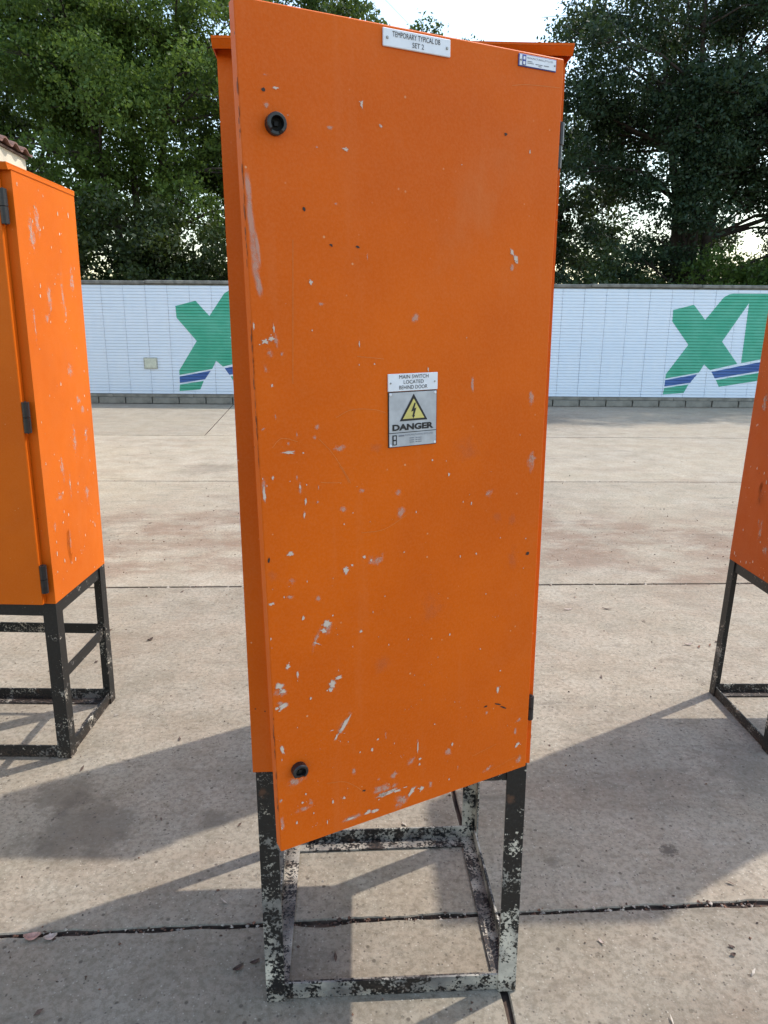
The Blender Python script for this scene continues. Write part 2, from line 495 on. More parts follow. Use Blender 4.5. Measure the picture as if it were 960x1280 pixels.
wall = empty('boundary_wall', WA, WYAW)
tag(wall, 'long white ribbed boundary wall with green and blue lettering below the trees', 'wall')
S0, S1 = -10.0, 24.0
ZB0, ZT0, NROW = 0.200, 2.375, 36
ROWH = (ZT0 - ZB0) / NROW
PROF = []                            # (z, y) breakpoints of the ribbed face
for i in range(NROW):
    z = ZB0 + i * ROWH
    PROF += [(z, 0.0), (z + 0.10 * ROWH, -0.017), (z + 0.80 * ROWH, -0.012), (z + 0.90 * ROWH, 0.0)]
PROF.append((ZT0, 0.0))
mb = MB()
mb.box(S0, S1, 0.012, 0.16, 0.0, 2.40)
mb.build('wall_core', M['wall_grey'], wall)
PW = 0.447
mb = MB()
x0, x1 = 0.003, PW - 0.003
vs = []
for (z, y) in PROF:
    vs += [(x0, y, z), (x1, y, z)]
nq = len(PROF)
fs = [(2 * i, 2 * i + 1, 2 * i + 3, 2 * i + 2) for i in range(nq - 1)]
vs += [(x0, 0.011, ZB0), (x1, 0.011, ZB0), (x0, 0.011, ZT0), (x1, 0.011, ZT0)]
b = 2 * nq
fs += [(b, b + 1, 1, 0), (2 * nq - 2, 2 * nq - 1, b + 3, b + 2)]
fs += [tuple([2 * i for i in range(nq)] + [b + 2, b])[::-1], tuple([2 * i + 1 for i in range(nq)] + [b + 3, b + 1])]
mb.add(vs, fs)
pm = mb.mesh('cladding_panel', M['cladding'])
for i in range(int((S1 - S0) / PW)):
    o = link('cladding_panel', pm, wall)
    o.location = (S0 + i * PW + 0.12, 0.0012 * ((i * 7) % 3 - 1), 0)
BW = 0.562
mb = MB(); mb.bbox(0.012, BW - 0.012, -0.052, 0.011, 0.0, 0.128, 0.006)
bm_ = mb.mesh('plinth_block', M['plinth'])
mb = MB(); mb.bbox(0.003, 3 * BW - 0.003, -0.036, 0.011, 0.134, 0.192, 0.004)
bm2_ = mb.mesh('ledge_block', M['plinth'])
for i in range(int((S1 - S0) / BW)):
    link('plinth_block', bm_, wall).location = (S0 + i * BW + 0.05, 0.003 * ((i * 5) % 3 - 1), 0)
    if i % 3 == 0: link('ledge_block', bm2_, wall).location = (S0 + i * BW + 0.35, 0, 0)
CWD = 2.26
mb = MB(); mb.bbox(0.005, CWD - 0.005, -0.040, 0.20, 2.402, 2.466, 0.010)
cm_ = mb.mesh('coping_block', M['wall_grey'])
for i in range(int((S1 - S0) / CWD)):
    o = link('coping_block', cm_, wall)
    o.location = (S0 + i * CWD, 0, 0.004 * ((i * 3) % 4 - 1.5))

def clip(poly, z, keep_above):
    out = []
    for i in range(len(poly)):
        a, b = poly[i], poly[(i + 1) % len(poly)]
        ia = (a[1] >= z) if keep_above else (a[1] <= z)
        ib = (b[1] >= z) if keep_above else (b[1] <= z)
        if ia: out.append(a)
        if ia != ib:
            k = (z - a[1]) / (b[1] - a[1])
            out.append((a[0] + k * (b[0] - a[0]), z))
    return out

def prof_y(i, z):
    (za, ya), (zb, yb) = PROF[i], PROF[i + 1]
    return ya + (yb - ya) * (z - za) / max(1e-9, zb - za)

def printed(name, polys, mat, s_off):
    mb = MB()
    for poly in polys:
        tris = tessellate_polygon([[Vector((p[0], p[1], 0)) for p in poly]])
        for tr in tris:
            tri = [poly[i] for i in tr]
            zl, zh = min(p[1] for p in tri), max(p[1] for p in tri)
            for i in range(len(PROF) - 1):
                if PROF[i + 1][0] <= zl or PROF[i][0] >= zh: continue
                c = clip(clip(tri, PROF[i][0], True), PROF[i + 1][0], False)
                if len(c) >= 3:
                    mb.add([(s_off + p[0], prof_y(i, p[1]) - 0.0035, p[1]) for p in c], [tuple(range(len(c)))])
    return mb.build(name, mat, wall)

GX = [(.008, 1.975), (.423, 2.081), (.69, 1.783), (1.012, 2.226), (1.12, 2.29), (1.20, 2.305), (1.548, 2.305), (1.548, 2.125), (1.093, 1.354),
      (1.470, .905), (.915, .772), (.778, .890), (.690, .722), (0.0, .592), (.002, .685), (.402, 1.284), (.017, 1.746)]
GL = [(1.549, .920), (1.549, 2.305), (2.02, 2.305), (2.02, 1.015)]
GF1 = [(-.004, .395), (.500, .475), (.417, .298), (-.02, .261)]
GF2 = [(1.065, .570), (2.62, .842), (2.62, .672), (1.146, .428)]
BF1 = [(0.0, .560), (.655, .684), (.528, .507), (-.004, .428)]
BF2 = [(.950, .738), (2.62, 1.085), (2.62, .872), (1.039, .602)]
for so in (12.062, 1.886):
    printed('green_lettering', [GX, GL, GF1, GF2], M['green'], so)
    printed('blue_stripe', [BF1, BF2], M['blue'], so)

# small faded plate screwed to the wall
pl = empty('wall_notice_plate', WA + Vector((1.31, -0.02, 0.83)), WYAW)
tag(pl, 'small faded cream notice plate fixed on the white wall left of the green letter', 'plate')
M['cream_plate'] = plain('faded_cream', (0.62, 0.64, 0.52), 0.6, 0, 0.12, 12)
M['plate_rim'] = plain('grubby_plate_rim', (0.42, 0.42, 0.36), 0.7, 0, 0.3, 30)
mb = MB(); mb.bbox(-0.14, 0.14, -0.006, 0.004, -0.115, 0.115, 0.002); mb.build('plate_frame', M['plate_rim'], pl)
mb = MB(); mb.bbox(-0.120, 0.120, -0.010, -0.0062, -0.095, 0.095, 0.001); mb.build('plate_face', M['cream_plate'], pl)

# ------------------------------------------------------------------ building with tiled roof on the left
bd = empty('tiled_building', (-4.72, 10.0, 0), radians(3.7))
tag(bd, 'cream building with terracotta tiled eave peeking over the leftmost cabinet', 'building')
M['cream'] = plain('cream_plaster', (0.62, 0.54, 0.42), 0.9, 0, 0.10, 3, 0.2)
M['tile'] = plain('terracotta_tile', (0.17, 0.085, 0.065), 0.85, 0, 0.35, 5, 0.4)
M['timber'] = plain('dark_fascia_timber', (0.10, 0.055, 0.04), 0.7)
mb = MB(); mb.box(-5.0, 0.0, -9.0, 0.0, -0.12, 3.665); mb.build('wall', M['cream'], bd)
RP = radians(20)
mb = MB()
mb.prism([(0.03, 3.667), (0.03, 3.69), (-2.5, 3.69 + 2.53 * math.tan(RP)), (-5.03, 3.69), (-5.03, 3.667)], 'y', -9.05, 0.02)
roof = mb.build('roof', M['timber'], bd)
def tile_mesh():
    mb = MB()
    L_, W_, n = 0.40, 0.29, 8
    vs = []
    for (u, dz) in ((0, 0.030), (L_, 0.0)):
        for k in range(n + 1):
            a = k / n
            zz = 0.045 * sin(pi * min(1, a / 0.62)) if a < 0.62 else -0.022 * sin(pi * (a - 0.62) / 0.38)
            vs.append((-u * cos(RP), a * W_, u * sin(RP) + dz + zz))
    m = n + 1
    vs += [(p[0], p[1], p[2] - 0.018) for p in vs]
    fs = [(k, k + 1, m + k + 1, m + k) for k in range(n)]
    fs += [(2 * m + k, 3 * m + k, 3 * m + k + 1, 2 * m + k + 1) for k in range(n)]
    fs += [(k, 2 * m + k, 2 * m + k + 1, k + 1) for k in range(n)]
    fs += [(m + k, m + k + 1, 3 * m + k + 1, 3 * m + k) for k in range(n)]
    fs += [(0, m, 3 * m, 2 * m), (n, 2 * m + n, 3 * m + n, m + n)]
    mb.add(vs, fs)
    return mb.mesh('roof_tile', M['tile'])
tm = tile_mesh()
for c in range(8):
    for k in range(33):
        o = link('roof_tile', tm, roof)
        u = c * 0.34
        o.location = (0.08 - u * cos(RP), -9.2 + k * 0.28, 3.695 + u * sin(RP) + 0.004)

# ------------------------------------------------------------------ trees
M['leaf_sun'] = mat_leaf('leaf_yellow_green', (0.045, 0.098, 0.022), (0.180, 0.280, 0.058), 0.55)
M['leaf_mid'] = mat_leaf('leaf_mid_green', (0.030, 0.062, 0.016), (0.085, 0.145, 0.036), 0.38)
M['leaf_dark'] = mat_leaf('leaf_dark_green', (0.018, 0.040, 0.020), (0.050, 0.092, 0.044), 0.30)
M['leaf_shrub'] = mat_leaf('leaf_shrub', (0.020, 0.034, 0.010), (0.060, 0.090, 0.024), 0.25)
M['bark'] = plain('dark_bark', (0.050, 0.038, 0.030), 0.9, 0, 0.4, 9, 0.5)

def leaf_object(name, cen, size, mat, parent, droop=0.3):
    n = len(cen)
    L = NR.normal(size=(n, 3)); L[:, 2] -= droop
    L /= np.linalg.norm(L, axis=1)[:, None]
    Q = NR.normal(size=(n, 3)); Q[:, 2] += 0.5
    Wd = np.cross(L, Q); Wd /= np.linalg.norm(Wd, axis=1)[:, None]
    s = size * NR.uniform(0.5, 1.45, size=(n, 1))
    L *= s; Wd *= s * NR.uniform(0.22, 0.34, size=(n, 1))
    nb = np.cross(L, Wd); nb /= np.linalg.norm(nb, axis=1)[:, None]
    nb *= s * 0.10
    v = np.empty((n, 4, 3))
    v[:, 0] = cen - L * 0.5; v[:, 1] = cen + Wd + nb - L * 0.05; v[:, 2] = cen + L * 0.5; v[:, 3] = cen - Wd + nb - L * 0.05
    me = bpy.data.meshes.new(name)
    me.vertices.add(4 * n); me.loops.add(4 * n); me.polygons.add(n)
    me.vertices.foreach_set('co', v.reshape(-1).astype(np.float32))
    me.loops.foreach_set('vertex_index', np.arange(4 * n, dtype=np.int32))
    me.polygons.foreach_set('loop_start', np.arange(0, 4 * n, 4, dtype=np.int32))
    me.update(calc_edges=True)
    me.materials.append(mat)
    return link(name, me, parent)

def tree(name, label, base, height, crown_c, crown_r, clumps, leaves, leaf_size, mat, stems=3, trunk_r=0.16, clump_r=(0.5, 1.0),
         fork=0.25, shell=0.5, seed=1, cat='tree', group='trees behind the wall', spread=0.6, holes=0.0):
    rg = random.Random(seed)
    root = empty(name, base)
    tag(root, label, cat, group)
    cc, cr = Vector(crown_c), Vector(crown_r)
    pts = []
    tries = 0
    while len(pts) < clumps and tries < clumps * 60:
        tries += 1
        d = Vector((rg.gauss(0, 1), rg.gauss(0, 1), rg.gauss(0, 1))).normalized()
        q = rg.random() ** (shell)
        lump = 1.0 + 0.28 * noise.noise(d * 1.9 + Vector((seed, 0, 0)))
        p = cc + Vector((d.x * cr.x, d.y * cr.y, d.z * cr.z)) * q * lump
        if holes and noise.noise(p * 0.55 + Vector((seed * 3, 0, 0))) < -0.35 + holes: continue
        if p.z < 0.4: continue
        pts.append(p)
    # wood
    wood = MB()
    anchors = []
    for s in range(stems):
        a = 2 * pi * s / stems + rg.uniform(-0.5, 0.5)
        top = cc + Vector((cos(a) * cr.x * spread * rg.uniform(0.3, 0.8), sin(a) * cr.y * spread * 0.6, cr.z * rg.uniform(0.2, 0.75)))
        b0 = Vector((cos(a) * trunk_r * 0.8 * (stems > 1), sin(a) * trunk_r * 0.8 * (stems > 1), -0.1))
        ps, rs = [], []
        for i in range(9):
            k = i / 8
            p = b0.lerp(top, k)
            p.x = b0.x + (top.x - b0.x) * k ** 1.5; p.y = b0.y + (top.y - b0.y) * k ** 1.5
            p += Vector((noise.noise((k * 3, s * 5 + seed, 0)), noise.noise((k * 3, s * 5 + seed, 7)), 0)) * 0.45 * k
            ps.append(p); rs.append(trunk_r * (1 - 0.85 * k) * rg.uniform(0.9, 1.1) / (1 if stems == 1 else 1.25))
        wood.tube(ps, rs, 8)
        anchors += list(zip(ps[2:], rs[2:]))
    for p in pts:
        if rg.random() < 0.85:
            below = [a for a in anchors if a[0].z < p.z + 0.3] or anchors
            a = min(below, key=lambda q: (q[0] - p).length + 0.4 * abs(q[0].z - (p.z - 1.2)))
            mid = a[0].lerp(p, 0.5) + Vector((rg.uniform(-.25, .25), rg.uniform(-.25, .25), rg.uniform(0.0, .35)))
            r0 = min(a[1] * 0.6, 0.028 + 0.012 * (p - a[0]).length)
            wood.tube([a[0], a[0].lerp(mid, 0.5), mid, mid.lerp(p, 0.5), p], [r0, r0 * .85, r0 * .65, r0 * .45, r0 * .2], 5, cap=False)
            for _ in range(3):
                e = p + Vector((rg.gauss(0, .45), rg.gauss(0, .45), rg.gauss(0.05, .35)))
                wood.tube([mid.lerp(p, rg.uniform(.3, .9)), (mid.lerp(p, .7) + e) / 2, e], [r0 * .35, r0 * .25, 0.004], 4, cap=False)
    wood.build('trunk', M['bark'], root, smooth=True)
    # leaves: twig sprays inside each clump
    per = leaves // max(1, len(pts))
    chunks = []
    for p in pts:
        R = rg.uniform(*clump_r)
        ns = max(6, per // 26)
        d = NR.normal(size=(ns, 3)); d /= np.linalg.norm(d, axis=1)[:, None]
        sp = np.array(p) + d * (NR.uniform(0.25, 1.0, size=(ns, 1)) ** 0.6) * R * np.array([1.15, 1.15, 0.72])
        k = per // ns
        c = np.repeat(sp, k, axis=0) + NR.normal(size=(ns * k, 3)) * np.array([0.13, 0.13, 0.10])
        chunks.append(c)
    cen = np.concatenate(chunks)
    leaf_object('crown', cen, leaf_size, mat, root)
    return root

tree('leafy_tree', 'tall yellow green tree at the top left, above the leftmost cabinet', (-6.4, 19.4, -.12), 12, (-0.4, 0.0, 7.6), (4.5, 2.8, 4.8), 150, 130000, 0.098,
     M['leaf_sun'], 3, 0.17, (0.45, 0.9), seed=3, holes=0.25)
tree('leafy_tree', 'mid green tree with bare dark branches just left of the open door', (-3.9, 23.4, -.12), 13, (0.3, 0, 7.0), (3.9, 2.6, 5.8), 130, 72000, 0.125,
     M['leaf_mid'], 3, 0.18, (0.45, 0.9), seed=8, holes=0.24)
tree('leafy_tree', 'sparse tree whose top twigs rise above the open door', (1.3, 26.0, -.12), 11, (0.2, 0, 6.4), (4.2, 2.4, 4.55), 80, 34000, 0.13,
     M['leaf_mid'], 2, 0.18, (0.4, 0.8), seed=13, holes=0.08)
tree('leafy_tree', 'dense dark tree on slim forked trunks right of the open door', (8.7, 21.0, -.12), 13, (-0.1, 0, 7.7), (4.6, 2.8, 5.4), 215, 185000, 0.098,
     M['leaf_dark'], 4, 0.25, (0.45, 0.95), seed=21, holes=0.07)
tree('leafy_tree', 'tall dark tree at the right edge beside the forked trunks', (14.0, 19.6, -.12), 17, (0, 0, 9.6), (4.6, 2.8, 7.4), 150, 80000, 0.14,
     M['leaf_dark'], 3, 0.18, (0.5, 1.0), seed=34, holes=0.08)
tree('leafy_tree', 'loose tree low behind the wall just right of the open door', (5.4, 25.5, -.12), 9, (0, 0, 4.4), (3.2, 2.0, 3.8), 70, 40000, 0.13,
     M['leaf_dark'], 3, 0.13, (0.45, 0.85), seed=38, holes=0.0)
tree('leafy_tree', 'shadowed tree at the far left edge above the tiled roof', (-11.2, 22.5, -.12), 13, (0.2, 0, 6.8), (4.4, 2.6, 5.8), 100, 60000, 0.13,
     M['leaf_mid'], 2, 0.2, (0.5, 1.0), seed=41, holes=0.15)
SH = [(-7.6, 17.0, 1.7, 4.4, 'bushy dark shrub above the wall beside the leftmost cabinet', 31), (-5.3, 17.4, 1.7, 4.2, 'dark shrub above the first green letter, left of the branches', 32),
      (-3.2, 17.8, 1.7, 4.5, 'dark shrub above the wall just left of the open door', 33),
      (3.9, 18.2, 1.6, 3.6, 'thin dark shrub above the wall just right of the open door', 35),
      (5.9, 18.6, 1.5, 3.5, 'dark shrub above the white wall left of the forked trunks', 37),
      (9.2, 18.9, 1.9, 3.7, 'dark low shrub above the wall at the foot of the forked trunks', 39),
      (11.2, 18.6, 1.7, 4.4, 'bright leafy shrub above the wall at the right edge', 36)]
for (x, y, r, hh, lab, sd) in SH:
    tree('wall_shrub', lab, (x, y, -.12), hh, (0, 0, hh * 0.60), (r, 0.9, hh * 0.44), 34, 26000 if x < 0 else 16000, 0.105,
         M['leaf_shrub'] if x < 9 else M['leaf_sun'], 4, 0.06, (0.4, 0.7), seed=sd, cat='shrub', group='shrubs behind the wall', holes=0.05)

# ================================================================== CABINETS
def make_tilt(roll, lean):
    def fn(p):
        k = min(1.0, p.z / 0.6) if p.z > 0 else 0.0
        return (Matrix.Rotation(lean * k, 3, 'X') @ Matrix.Rotation(roll * k, 3, 'Y')) @ Vector(p)
    return fn

def lprof(ox, oy, sx, sy, a, t):
    """L section with outer corner (ox, oy); sx, sy = outward signs"""
    return [(ox, oy), (ox - sx * a, oy), (ox - sx * a, oy - sy * t), (ox - sx * t, oy - sy * t), (ox - sx * t, oy - sy * a), (ox, oy - sy * a)]

def stand(root, w, d, zs, a, tilt, mat, mid=None):
    t = 0.005
    i = 0.0056
    X0, X1, Y0, Y1 = -w / 2, w / 2, 0.0, d
    for sx in (-1, 1):
        for sy in (-1, 1):
            mb = MB(); mb.prism(lprof(X1 if sx > 0 else X0, Y1 if sy > 0 else Y0, sx, sy, a, t), 'z', 0.0, zs - 0.001)
            # split along the height so that the lean bends smoothly
            mb.map(tilt).build('leg', mat, root)
    def rails(name, z, top):
        # z = outer horizontal face height
        for sy in (-1, 1):
            oy = (Y1 - i) if sy > 0 else (Y0 + i)
            sz = 1 if top else -1
            mb = MB(); mb.prism(lprof(oy, z, sy, sz, a, t), 'x', X0 + i, X1 - i); mb.map(tilt).build(name, mat, root)
        for sx in (-1, 1):
            ox = (X1 - i) if sx > 0 else (X0 + i)
            sz = 1 if top else -1
            mb = MB(); mb.prism(lprof(ox, z + (-0.0006 if top else 0.0006), sx, sz, a, t), 'y', Y0 + i + t + 0.0008, Y1 - i - t - 0.0008); mb.map(tilt).build(name, mat, root)
    rails('base_rail', 0.0015, False)
    rails('top_rail', zs - 0.0015, True)
    if mid:
        b = 0.044
        mb = MB(); mb.box(X0 + i, X1 - i, Y1 - i - t, Y1 - i, mid - b / 2, mid + b / 2); mb.map(tilt).build('middle_rail', mat, root)
        for sx in (-1, 1):
            ox = sx * (w / 2 - i)
            mb = MB(); mb.box(min(ox, ox - sx * t), max(ox, ox - sx * t), Y0 + i + t, Y1 - i - t - 0.001, mid - b / 2, mid + b / 2); mb.map(tilt).build('middle_rail', mat, root)

def body(root, w, d, zs, zb, tilt, mat, roof_front=0.042, roof_lip=0.012, over=0.001):
    t = 0.0025
    x0, x1 = -w / 2 - over, w / 2 + over
    z0, z1 = zs, zs + zb
    mb = MB()
    mb.box(x0, x1, d - t, d + 0.001, z0, z1)                       # back
    mb.box(x0, x0 + t, 0.0015, d - t, z0, z1)                          # sides
    mb.box(x1 - t, x1, 0.0015, d - t, z0, z1)
    mb.box(x0 + t, x1 - t, 0.0015, d - t, z0 + 0.0004, z0 + t)         # floor
    mb.box(x0 + t, x1 - t, 0.0015, d - t, z1 - t, z1 - 0.0004)         # top
    fw = 0.046                                                         # front flange and gasket channel
    mb.box(x0, x0 + fw, 0, 0.0015, z0, z1); mb.box(x1 - fw, x1, 0, 0.0015, z0, z1)
    mb.box(x0 + fw, x1 - fw, 0, 0.0015, z0, z0 + fw); mb.box(x0 + fw, x1 - fw, 0, 0.0015, z1 - fw, z1)
    for (a, b_, c, e) in ((x0 + fw - 0.002, x0 + fw, z0 + fw, z1 - fw), (x1 - fw, x1 - fw + 0.002, z0 + fw, z1 - fw)):
        mb.box(a, b_, -0.009, -0.0004, c, e)
    mb.map(tilt).build('body', mat, root)
    mb = MB(); mb.box(x0 + 0.05, x1 - 0.05, d - 0.06, d - 0.055, z0 + 0.06, z1 - 0.06); mb.map(tilt).build('back_plate', M['galv'], root)
    # folded roof sheet: flat top, lips turned down on the sides, sloped front brow
    mb = MB()
    rz = z1 + 0.002
    e = 0.0022
    mb.prism([(-roof_front, rz), (d + e, rz), (d + e, rz + 0.004), (-roof_front, rz + 0.004)], 'x', x0 - e, x1 + e)
    mb.prism([(-roof_front, rz - 0.0004), (-roof_front + 0.0025, rz - 0.0004), (-roof_front + 0.012, rz - roof_lip), (-roof_front + 0.0095, rz - roof_lip)], 'x', x0 - e, x1 + e)
    for (a, b_) in ((x0 - e, x0 - e + 0.002), (x1 + e - 0.002, x1 + e)):
        mb.prism([(-roof_front + 0.003, rz - 0.0006), (d + e - 0.001, rz - 0.0006), (d + e - 0.001, rz - 0.012), (-0.004, rz - 0.012), (-roof_front + 0.012, rz - roof_lip)], 'y' if False else 'x', a, b_)
    mb.map(tilt).build('roof', mat, root)

def tilt_matrix(roll, lean):
    return Matrix.Rotation(lean, 4, 'X') @ Matrix.Rotation(roll, 4, 'Y')

def door(root, w, zs, zb, roll, lean, mat, phi, sag, dw, dh, back=0.0, hx=-0.012, hy=-0.004, dt=0.026):
    """door pan; local x from -dw (lock edge) to 0 (hinge edge), front face at y = -dt"""
    mb = MB()
    mb.bbox(-dw, 0, -dt, -dt + 0.004, 0, dh, 0.0018)
    r = 0.0025
    mb.box(-dw + 0.0006, -dw + r, -dt + 0.004, 0, 0.001, dh - 0.001); mb.box(-r, -0.0006, -dt + 0.004, 0, 0.001, dh - 0.001)
    mb.box(-dw + r, -r, -dt + 0.004, -0.0006, 0.001, 0.001 + r); mb.box(-dw + r, -r, -dt + 0.004, -0.0006, dh - 0.001 - r, dh - 0.001)
    o = mb.build('door', mat, root)
    o.matrix_local = (tilt_matrix(roll, lean) @ Matrix.Translation((w / 2 + hx, hy, zs + 0.006))
                      @ Matrix.Rotation(phi, 4, 'Z') @ Matrix.Rotation(sag, 4, 'Y') @ Matrix.Rotation(back, 4, 'X'))
    mb = MB()
    g = 0.03
    mb.box(-dw + g, -dw + g + 0.012, -dt + 0.0045, -dt + 0.014, g, dh - g); mb.box(-g - 0.012, -g, -dt + 0.0045, -dt + 0.014, g, dh - g)
    mb.box(-dw + g + 0.012, -g - 0.012, -dt + 0.0045, -dt + 0.014, g, g + 0.012); mb.box(-dw + g + 0.012, -g - 0.012, -dt + 0.0045, -dt + 0.014, dh - g - 0.012, dh - g)
    mb.build('gasket', M['gasket'], o)
    return o

def hinge(root, x, y, z, length, tilt, r=0.009, dx=0.0):
    """two stacked black knuckles with a leaf against the body"""
    mb = MB()
    h = length / 2
    mb.tube([(x, y, z - h), (x, y, z - 0.001)], [r, r], 10)
    mb.tube([(x + dx, y, z + 0.001), (x + dx, y, z + h)], [r, r], 10)
    mb.box(x - 0.022, x - r * 0.6, y + 0.001, y + 0.006, z - h, z - 0.001)
    mb.box(x - 0.022, x - r * 0.6, y + 0.001, y + 0.006, z + 0.001, z + h)
    mb.tube([(x, y, z - h - 0.003), (x, y, z + h + 0.003)], [0.003, 0.003], 8)
    mb.map(tilt).build('hinge', M['black_plastic'], root)

def lock(parent, x, z, y):
    """quarter-turn lock: raised collar with a recessed insert, notched rim"""
    mb = MB()
    n, ro, ri, hh = 20, 0.0148, 0.0098, 0.014
    prof = [(ro, 0.0), (ro, -hh + 0.002), (ro - 0.0015, -hh), (ri, -hh), (ri, -0.003)]
    vs, fs = [], []
    for k in range(n):
        a = 2 * pi * k / n
        cut = 0.55 if k in (13, 14, 15, 16) else 1.0
        for (r_, yy) in prof:
            vs.append((x + r_ * cos(a), y + yy * cut, z + r_ * sin(a)))
    m = len(prof)
    for k in range(n):
        for j in range(m - 1):
            fs.append((k * m + j, ((k + 1) % n) * m + j, ((k + 1) % n) * m + j + 1, k * m + j + 1))
    mb.add(vs, fs)
    o = mb.build('lock', M['black_plastic'], parent, smooth=False)
    mb = MB()
    mb.add([(x + ri * cos(2 * pi * k / n), y - 0.0031, z + ri * sin(2 * pi * k / n)) for k in range(n)], [tuple(range(n))])
    mb.tube([(x, y - 0.0032, z), (x, y - 0.008, z)], [0.0045, 0.0040], 4)
    mb.build('insert', M['black_hole'], o)

def text_mb(s, x, z, wdt, hgt, y, mb=None, bold=0.0):
    """lettering fitted into a box of wdt x hgt, lower left at (x, z), facing -y"""
    cu = bpy.data.curves.new('lettering', 'FONT')
    cu.body = s
    cu.resolution_u = 3
    cu.offset = bold
    ob = bpy.data.objects.new('lettering', cu)
    me = bpy.data.meshes.new_from_object(ob)
    co = [v.co.copy() for v in me.vertices]
    fs = [tuple(p.vertices) for p in me.polygons]
    bpy.data.objects.remove(ob); bpy.data.curves.remove(cu); bpy.data.meshes.remove(me)
    x0 = min(c.x for c in co); x1 = max(c.x for c in co); y0 = min(c.y for c in co); y1 = max(c.y for c in co)
    mb = mb or MB()
    mb.add([(x + (c.x - x0) / (x1 - x0) * wdt, y, z + (c.y - y0) / (y1 - y0) * hgt) for c in co], fs)
    return mb

def blob(mb, edges, cx, cz, rx, rz, ang, y, rg, n=11, rough=0.35, mi=0):
    """ragged flat paint mark; the 'edge' value is 1 in the middle and 0 at the rim"""
    a0 = radians(ang)
    s = rg.uniform(0, 50)
    vs = [(cx, y, cz)]
    for k in range(n):
        a = 2 * pi * k / n
        r = 1.0 + rough * (noise.noise((cos(a) * 1.7 + s, sin(a) * 1.7, s)) * 1.6 + rg.uniform(-0.35, 0.35))
        u, v = cos(a) * rx * r, sin(a) * rz * r
        if ang:
            u, v = u * cos(a0) - v * sin(a0), u * sin(a0) + v * cos(a0)
        vs.append((cx + u, y, cz + v))
    mb.add(vs, [(0, k + 1, (k + 1) % n + 1) for k in range(n)], mi)
    edges += [1.0] + [0.0] * n

def edge_attr(o, edges):
    at = o.data.attributes.new('edge', 'FLOAT', 'POINT')
    at.data.foreach_set('value', edges)

